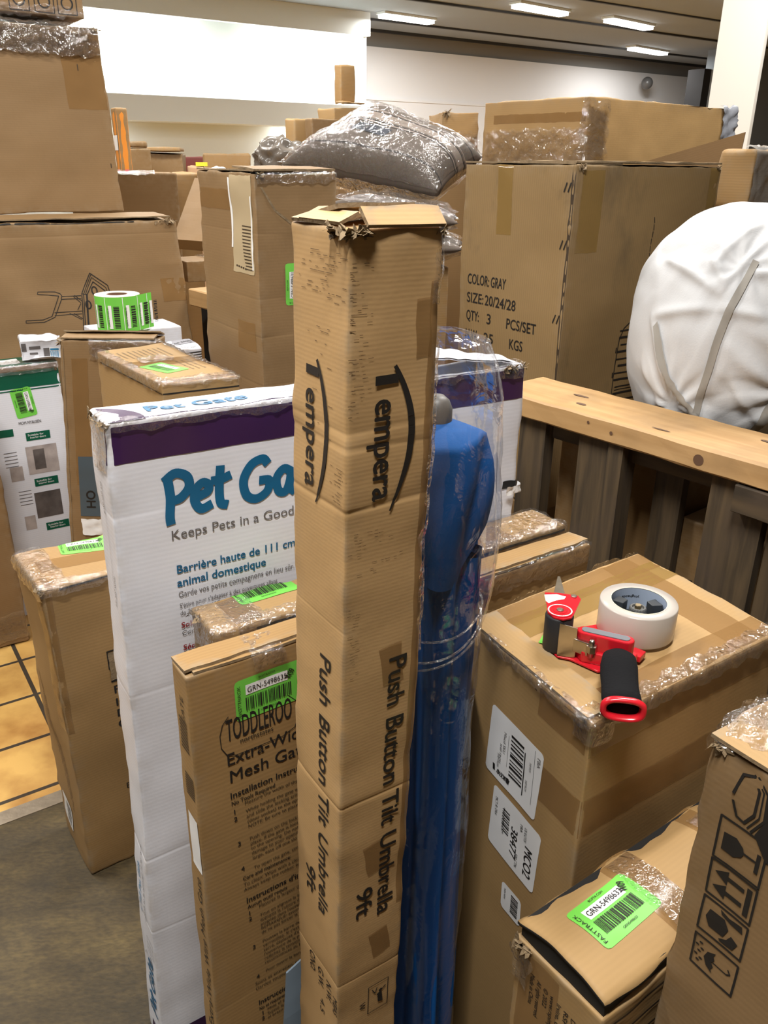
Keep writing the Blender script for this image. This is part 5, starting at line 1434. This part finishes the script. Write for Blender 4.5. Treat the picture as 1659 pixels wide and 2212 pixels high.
def strap(pts, w, name='strap'):
    V, F = [], []
    n = 40
    for i in range(n + 1):
        t = i / n * (len(pts) - 1); k = min(int(t), len(pts) - 2); f = t - k
        a = pts[k][0] * (1 - f) + pts[k + 1][0] * f; b = pts[k][1] * (1 - f) + pts[k + 1][1] * f
        k2 = k; da = pts[k2 + 1][0] - pts[k2][0]; db = pts[k2 + 1][1] - pts[k2][1]; L = math.hypot(da, db)
        for m in range(5):
            o = (m - 2) / 2 * w / 2 / .25
            V.append(sackp(a - db / L * o, b + da / L * o, .004))
    for i in range(n):
        for m in range(4): F.append((i * 5 + m, i * 5 + m + 1, (i + 1) * 5 + m + 1, (i + 1) * 5 + m))
    o = mesh_obj(name, V, F, M['strap'], sk, True); o['label'] = 'grey strap'; return o
strap([(-1.95, .62), (-2.10, .20), (-2.22, -.25), (-2.25, -.75), (-2.25, -1.2)], .016)
strap([(-2.80, .10), (-2.45, -.22), (-2.10, -.48), (-1.70, -.85), (-1.5, -1.1)], .012)
strap([(-1.52, .05), (-1.66, -.30), (-1.80, -.70), (-1.85, -1.15)], .018)

# ------------------------------------------------------------------ striped pillows in clear plastic
def plaid():
    m, nt, b = new_mat('striped_taupe_fabric'); L = nt.links.new
    tc = N(nt, 'ShaderNodeTexCoord'); sp = N(nt, 'ShaderNodeSeparateXYZ'); L(tc.outputs['UV'], sp.inputs[0])
    cr = N(nt, 'ShaderNodeValToRGB'); cr.color_ramp.interpolation = 'CONSTANT'
    e = cr.color_ramp.elements; base = (.12, .096, .078, 1); dk = (.035, .029, .026, 1); lt = (.27, .225, .19, 1)
    e[0].position = 0; e[0].color = base; e[1].position = .16; e[1].color = dk
    for p, c in ((.18, base), (.52, dk), (.545, lt), (.56, dk), (.58, base), (.60, lt), (.70, dk), (.715, base), (.735, lt), (.75, base), (.86, dk), (.88, base)):
        q = e.new(p); q.color = c
    L(sp.outputs[0], cr.inputs[0]); 
    nz = N(nt, 'ShaderNodeTexNoise'); nz.inputs['Scale'].default_value = 160; L(tc.outputs['UV'], nz.inputs['Vector'])
    mx = N(nt, 'ShaderNodeMix', data_type='RGBA', blend_type='OVERLAY'); mx.inputs[0].default_value = .25
    L(cr.outputs[0], mx.inputs[6]); L(nz.outputs['Color'], mx.inputs[7]); L(mx.outputs[2], b.inputs['Base Color'])
    b.inputs['Roughness'].default_value = .85
    return m
M['plaid'] = plaid()
M['navy'] = simple('navy_label_cloth', (.025, .035, .055), .7)
PG = 'striped pillows in clear plastic bags'
def pillow(label, P, th, seed, tagp=None, filmamp=.010):
    a, b, c, d = [Vector(p) for p in P]         # left, top, right, bottom corner
    cen = (a + b + c + d) / 4
    root = empty('pillow', (cen.x, cen.y, min(p.z for p in (a, b, c, d))), label, 'pillow', PG)
    nr = (c - a).cross(b - d).normalized()
    if nr.y > 0: nr = -nr
    n = 44
    def surf(u, v, side, off):
        x, y = u * 2 - 1, v * 2 - 1
        pin = 1 - .10 * (1 - x * x) * y * y - .10 * (1 - y * y) * x * x      # edges pulled in
        u2, v2 = .5 + x * pin / 2, .5 + y * pin / 2
        p = (a * (1 - u2) + b * u2) * (1 - v2) + (d * (1 - u2) + c * u2) * v2
        t = th * (max(0, 1 - x ** 4) * max(0, 1 - y ** 4)) ** .55
        q = p + nr * side * (t + off)
        return q + nr * side * .010 * noise.noise(q * 9 + Vector((seed, 0, 0))) * (t / th)
    def shell(name, mat, off, amp, freq):
        V, F, UV = [], [], []
        m = n + 1
        for side in (1, -1):
            for j in range(m):
                for i in range(m):
                    p = surf(i / n, j / n, side, off)
                    if amp:
                        k = noise.noise(p * freq + Vector((seed, seed, 0))); k2 = noise.noise(p * freq * 2.6)
                        p = p + nr * side * amp * (abs(k) * 1.3 + .5 * abs(k2))
                    V.append(p); UV.append((i / n, j / n))
        for s in (0, 1):
            o = s * m * m
            for j in range(n):
                for i in range(n):
                    q = (o + j * m + i, o + j * m + i + 1, o + (j + 1) * m + i + 1, o + (j + 1) * m + i)
                    F.append(q if s else tuple(reversed(q)))
        o = mesh_obj(name, V, F, M[mat], root, True, UV)
        bm = bmesh.new(); bm.from_mesh(o.data); bmesh.ops.remove_doubles(bm, verts=bm.verts, dist=.0006); bmesh.ops.recalc_face_normals(bm, faces=bm.faces[:]); bm.to_mesh(o.data); bm.free()
        return o
    shell('cushion', 'plaid', 0, 0, 1)
    o = shell('plastic_bag', 'film_pillow', .008, filmamp, 16); o['label'] = 'wrinkled clear plastic bag'
    if tagp:
        u0, v0, w, h = tagp
        V = []
        for j in range(6):
            for i in range(6): V.append(surf(u0 + w * i / 5, v0 + h * j / 5, 1, .004))
        mesh_obj('sewn_label', V, [(j * 6 + i, j * 6 + i + 1, (j + 1) * 6 + i + 1, (j + 1) * 6 + i) for j in range(5) for i in range(5)], M['navy'], root)['label'] = 'navy sewn label'
        k = Ink(lambda x, y: surf(u0 + w * (.1 + x * .8), v0 + h * (1 - y), 1, .006)); k.text('soft', .12, .55, .16, 0, 0, width=.7); k.text('king size', .12, .25, .12, 0, 0, width=.7); k.out('label_print', 'grey_ink', root)
    return root
M['film_pillow'] = film('pillow_bag_film', haze=.025, gloss=.20, bscale=55, rough=.13, bstr=1.0)
pillow('big striped pillow in a clear plastic bag heaped at the top of the pile', ((-.335, 2.72, 1.480), (-.040, 2.82, 1.642), (.275, 2.62, 1.512), (.135, 2.44, 1.418)), .085, 1, (.36, .30, .13, .24))
pillow('striped pillow in clear plastic lying just under the big one', ((-.16, 2.38, 1.392), (-.10, 2.52, 1.394), (.20, 2.48, 1.354), (.19, 2.335, 1.346)), .030, 4)
pillow('folded striped pillow in clear plastic at the bottom of the pillow pile', ((-.10, 2.37, 1.280), (-.06, 2.62, 1.280), (.225, 2.56, 1.280), (.205, 2.335, 1.280)), .022, 8)

# ------------------------------------------------------------------ blue patio umbrella in its clear bag
M['blue_cloth'] = simple('blue_canvas', (.003, .080, .29), .65, spec=.25, bump=.1, bscale=350)
M['grey_plastic'] = simple('grey_plastic', (.10, .095, .09), .45)
UC = (.062, .968, 0.004)
um = empty('patio_umbrella', UC, 'closed blue canvas umbrella in a clear bag behind the tall carton', 'umbrella')
def folds(n, amp, ph=0.0, tw=0.0): return lambda a, z, j: 1 + amp * math.sin(n * a + ph + tw * z + 1.5 * noise.noise(Vector((math.cos(a) * 2, math.sin(a) * 2, z * 2.5)))) + .05 * noise.noise(Vector((math.cos(a) * 3, math.sin(a) * 3, z * 5)))
lathe('pole', [(.019, 0), (.019, 1.20)], UC, 20, 'grey_plastic', um)
prof = [(.050, .012), (.056, .03)] + [(.0555 + .003 * math.sin(z * 7), z) for z in [.06 + .035 * i for i in range(29)]]
lathe('canopy', prof, UC, 180, 'blue_cloth', um, True, True, False, mod=folds(11, .13, .4, 1.2))['label'] = 'long blue folded canopy'
V, F = [], []
na, nb = 200, 46
for j in range(nb + 1):
    t = j / nb
    for i in range(na):
        a = 2 * math.pi * i / na
        hem = 1.035 + .035 * math.sin(2 * a + 2.4) + .05 * abs(((a * 4 / math.pi + .35) % 2) - 1) - .03
        z = 1.212 * (1 - t) + hem * t
        r = (.016 + .044 * min(1, t / .10) ** .8) if t < .10 else .060 + .006 * math.sin(math.pi * (t - .1) / .9) + .004 * t
        fold = 1 + (.10 * min(1, t * 3)) * math.sin(6 * a + 1.0 + 3.0 * t + 1.3 * noise.noise(Vector((math.cos(a) * 1.5, math.sin(a) * 1.5, t * 2))))
        V.append((UC[0] + r * fold * math.cos(a), UC[1] + r * fold * math.sin(a), z))
for j in range(nb):
    for i in range(na): F.append((j * na + i, (j + 1) * na + i, (j + 1) * na + (i + 1) % na, j * na + (i + 1) % na))
mesh_obj('canopy_vent', V, F, M['blue_cloth'], um, True)['label'] = 'upper blue vent flap hanging over the folds'
lathe('finial', [(.018, 1.196), (.019, 1.205), (.019, 1.222), (.015, 1.232), (.008, 1.238)], UC, 28, 'grey_plastic', um)['label'] = 'dark grey end cap'
def bagmod(a, z, j):
    p = Vector((math.cos(a) * 2.2, math.sin(a) * 2.2, z * 6))
    return 1 + .10 * noise.noise(p) + .05 * noise.noise(p * 2.7) + .03 * abs(noise.noise(p * 6))
bp = [(.064, .03), (.066, .2), (.066, .4), (.068, .6), (.068, .8), (.070, .88), (.068, .92), (.074, .945), (.080, .98), (.083, 1.05), (.082, 1.12), (.079, 1.18), (.078, 1.24), (.070, 1.28), (.058, 1.305), (.03, 1.315)]
pr = []
for i in range(len(bp) - 1):
    for q in range(6): t = q / 6; pr.append((bp[i][0] * (1 - t) + bp[i + 1][0] * t, bp[i][1] * (1 - t) + bp[i + 1][1] * t))
pr.append(bp[-1])
lathe('plastic_bag', pr, UC, 110, 'film_soft', um, True, False, False, mod=bagmod)['label'] = 'clear plastic bag around the umbrella'
for z, dz, ph in ((.955, .012, .2), (.925, .018, .9), (.905, .02, 1.5)):
    pts = [(UC[0] + (.0705 + .004 * math.sin(3 * a)) * math.cos(a), UC[1] + (.0705 + .004 * math.sin(3 * a)) * math.sin(a), z + dz * math.sin(a + ph)) for a in [2 * math.pi * i / 48 for i in range(49)]]
    tube('twisted_tie', pts, [.0016] * 49, 'film', um, 6)

# ------------------------------------------------------------------ tape gun
M['red_plastic'] = simple('red_enamel', (.56, .012, .022), .22, spec=.6)
M['foam'] = simple('black_foam_grip', (.006, .006, .007), .9, spec=.15, bump=.3, bscale=260)
M['grey_inlay'] = simple('grey_inlay', (.13, .135, .15), .45)
M['rubber'] = simple('dark_rubber', (.022, .022, .024), .55)
M['steel'] = simple('worn_steel', (.50, .46, .38), .30, metal=1.0, var=.3, vscale=40)
M['brass'] = simple('dull_brass', (.45, .36, .22), .35, metal=1.0)
M['tape_roll'] = simple('clear_tape_winding', (.66, .61, .56), .25, alpha=.90, spec=.5, trans=.3)
M['core_card'] = simple('blue_grey_core', (.30, .36, .46), .6)
M['core_rim'] = simple('cream_core_rim', (.72, .64, .46), .6)
M['hub'] = simple('dark_hub_plastic', (.030, .034, .038), .35)
Z0 = .8725
gun = empty('tape_dispenser', (.30, .98, Z0), 'red hand tape gun with black foam grip lying on the large carton', 'tape dispenser')
poly_plate('frame', [(.228, 1.008), (.240, .972), (.257, .966), (.288, .937), (.325, .941), (.352, .968), (.385, 1.035), (.372, 1.075), (.323, 1.062), (.285, 1.050), (.262, 1.058), (.236, 1.045)], Z0, Z0 + .003, 'red_plastic', gun)
def stadium(p, q, r, n=10):
    p, q = Vector(p), Vector(q); a = math.atan2(q.y - p.y, q.x - p.x); out = []
    for i in range(n + 1): t = a - P1 + math.pi * i / n; out.append((q.x + r * math.cos(t), q.y + r * math.sin(t)))
    for i in range(n + 1): t = a + P1 + math.pi * i / n; out.append((p.x + r * math.cos(t), p.y + r * math.sin(t)))
    return out
poly_plate('handle_bridge', stadium((.2755, .975), (.326, .9525), .0105), Z0 + .003, Z0 + .044, 'red_plastic', gun, .0022)['label'] = 'raised red bridge'
poly_plate('inlay', stadium((.277, .9745), (.3245, .9532), .0062), Z0 + .0435, Z0 + .0452, 'grey_inlay', gun, .0003)['label'] = 'grey inlay'
poly_plate('web', [(.262, .985), (.27, .958), (.33, .935), (.345, .955), (.33, .972), (.28, .995)], Z0 + .003, Z0 + .020, 'red_plastic', gun, .002)
poly_plate('side_plate', [(.232, 1.050), (.252, 1.049), (.278, 1.041), (.280, 1.031), (.262, .990), (.256, .979), (.244, .974), (.232, .980), (.226, .993), (.228, 1.010)], Z0 + .0575, Z0 + .0602, 'red_plastic', gun, .0005)
lathe('roller', [(.0185, .003), (.0195, .005), (.0195, .054), (.0185, .057)], (.2435, .9955, Z0), 40, 'rubber', gun)['label'] = 'dark rubber roller'
lathe('disc', [(.0175, .0602), (.0175, .0612), (.016, .0620), (.012, .0620), (.011, .0614), (.0095, .0614), (.009, .0622), (.003, .0622)], (.2435, .9955, Z0), 36, 'red_plastic', gun, False)
lathe('screw', [(.005, .0615), (.005, .0632), (.0032, .0642)], (.2435, .9955, Z0), 20, 'steel', gun, False)
lathe('screw', [(.0044, .0602), (.0044, .0620), (.003, .0628)], (.271, 1.037, Z0), 20, 'steel', gun, False)
k = Ink(lambda x, y: Vector((.2435 + x, .9955 + y, Z0 + .0621))); k.ring(0, 0, .0158, .0158, .0018); k.out('disc_rim', 'white', gun)
k = Ink(lambda x, y: Vector((.25 + x, 1.02 + y, Z0 + .0604))); k.poly([(-.020, .022), (-.002, .024), (.010, .017), (.006, .010), (-.006, .006), (-.018, -.002), (-.021, .004)]); k.out('white_patch', 'white', gun, 'white patch on the red plate')  # flat white shape laid over the red plate
poly_plate('cutter_guard', [(.2435, 1.047), (.2625, 1.048), (.2665, 1.112), (.2630, 1.113)], Z0 + .052, Z0 + .054, 'steel', gun, .0003)['label'] = 'pointed metal blade guard'
slab('tension_plate', [(.240, .972, Z0 + .004), (.263, .966, Z0 + .004), (.263, .968, Z0 + .050), (.240, .974, Z0 + .054)], .0016, 'steel', gun, 4)['label'] = 'brown worn steel plate'
poly_plate('bracket', [(.259, .968), (.276, .955), (.282, .962), (.266, .978)], Z0 + .014, Z0 + .034, 'steel', gun, .001)
lathe('nut', [(.0075, .022), (.0075, .032)], (.281, .9545, Z0), 6, 'steel', gun, False)
lathe('bolt', [(.0040, .014), (.0040, .038), (.003, .040)], (.281, .9545, Z0), 16, 'steel', gun)
poly_plate('wing', [(.330, .970), (.350, .958), (.362, .973), (.350, .984)], Z0 + .003, Z0 + .012, 'red_plastic', gun, .001)
hp = [(.318, .950, .897), (.312, .930, .901), (.305, .905, .9035), (.2985, .880, .905), (.293, .855, .9065), (.288, .830, .908), (.285, .812, .909)]
tube('grip', hp, [.010, .0205, .0225, .0222, .0215, .0225, .0215], 'foam', gun, 32, (1.05, .62))['label'] = 'black foam grip'
# red end cup, open oval
V, F = [], []; n = 36
d0 = (Vector(hp[-1]) - Vector(hp[-2])).normalized(); s0 = d0.cross(Vector((0, 0, 1))).normalized(); u0 = s0.cross(d0)
rings = [(0, 1.0), (.002, 1.12), (.006, 1.20), (.010, 1.16), (.012, 1.05), (.011, .90), (.004, .84), (-.010, .80), (-.02, .78)]
for t, k_ in rings:
    for i in range(n):
        a = 2 * math.pi * i / n; e = .72
        ca, sa = math.copysign(abs(math.cos(a)) ** e, math.cos(a)), math.copysign(abs(math.sin(a)) ** e, math.sin(a))
        V.append(Vector(hp[-1]) + d0 * (t - .002) + s0 * (.0225 * k_ * ca) + u0 * ((.0125 + .0225 * (k_ - 1) * .8) * sa))
for j in range(len(rings) - 1):
    for i in range(n): F.append((j * n + i, (j + 1) * n + i, (j + 1) * n + (i + 1) % n, j * n + (i + 1) % n))
F.append(tuple((len(rings) - 1) * n + i for i in reversed(range(n))))
mesh_obj('end_cup', V, F, M['red_plastic'], gun, True)['label'] = 'glossy red open end of the handle'
# the tape on the hub
TC = (.3665, 1.0435, Z0)
tr = empty('tape_roll', (TC[0], TC[1], Z0 + .003), 'fat roll of clear packing tape mounted on the red tape gun', 'tape roll')
lathe('winding', [(.0395, .004), (.0535, .004), (.0545, .006), (.0545, .050), (.0535, .052), (.0395, .052)], TC, 96, 'tape_roll', tr, True, False, False)['label'] = 'clear wound tape'
lathe('core', [(.0385, .004), (.0395, .004), (.0395, .0525), (.0385, .0525)], TC, 96, 'core_rim', tr, False, False, False)
lathe('core_lining', [(.0383, .0518), (.0383, .004)], TC, 96, 'core_card', tr, True, False, False)['label'] = 'blue grey inside of the core'
def corept(x, y): a = P1 + x / .0378; return Vector((TC[0] + .0380 * math.cos(a), TC[1] + .0380 * math.sin(a), TC[2] + y))
k = Ink(lambda x, y: corept(x, .050 - y)); k.text('yinghaoda', -.012, .010, .0042, 0, .02, width=.026); k.out('core_print', 'ink', tr)
k = Ink(lambda x, y: corept(-x - .052, .050 - y)); k.text('haoda', -.006, .012, .0042, 0, .02, width=.016); k.out('core_print', 'ink', tr)
lathe('hub', [(.0360, .010), (.0360, .016), (.034, .019), (.018, .021), (.016, .024)], TC, 64, 'hub', gun, True, False, True)['label'] = 'dark plastic hub'
for a0 in (.35, 2.45, 4.5):
    pts = [(TC[0] + r * math.cos(a), TC[1] + r * math.sin(a)) for r, a in ((.020, a0 - .35), (.0365, a0 - .30), (.0368, a0 + .25), (.021, a0 + .35))]
    poly_plate('hub_wing', pts, Z0 + .018, Z0 + .044, 'hub', gun, .001)
lathe('knob', [(.0115, .022), (.0118, .040), (.0108, .042), (.0085, .042), (.0080, .039)], TC, 72, simple('grey_knob', (.10, .10, .095), .4), gun, False, False, True, mod=lambda a, z, j: 1 + .05 * math.sin(18 * a))['label'] = 'ribbed grey knob'
lathe('hub_nut', [(.0050, .039), (.0050, .0445), (.0042, .0455)], TC, 6, 'brass', gun, False)
# green label scrap under the gun
sc = empty('label_scrap', (.25, 1.02, .871), 'scrap of green label stuck on the carton behind the tape gun', 'label')
poly_plate('paper', [(.222, 1.013), (.236, 1.042), (.270, 1.026), (.255, .998)], .8714, .8719, 'label_green', sc, .0001)
# loose grey-blue plastic strip low between the cartons
sh = empty('plastic_strip', (-.085, .83, .30), 'grey blue plastic strip standing low between the thin box and the tall carton', 'strip')
slab('strip', [(-.165, .892, .0), (-.120, .914, .0), (-.118, .916, .352), (-.142, .904, .335)], .003, simple('grey_blue_plastic', (.20, .26, .32), .45), sh)
# litter on the deck
for i, (x, y, l) in enumerate(((-.83, 1.19, 'small white paper crumb on the brown deck, upper of two'), (-.60, .99, 'small white paper crumb on the brown deck, lower of two'))):
    bm = bmesh.new(); bmesh.ops.create_icosphere(bm, subdivisions=2, radius=.006)
    for v in bm.verts: v.co *= 1 + .5 * noise.noise(v.co * 300); v.co.z *= .4; v.co += Vector((x, y, .005))
    tag(bm_obj('paper_scrap', bm, M['white'], None), l, 'litter', 'paper crumbs on the deck')
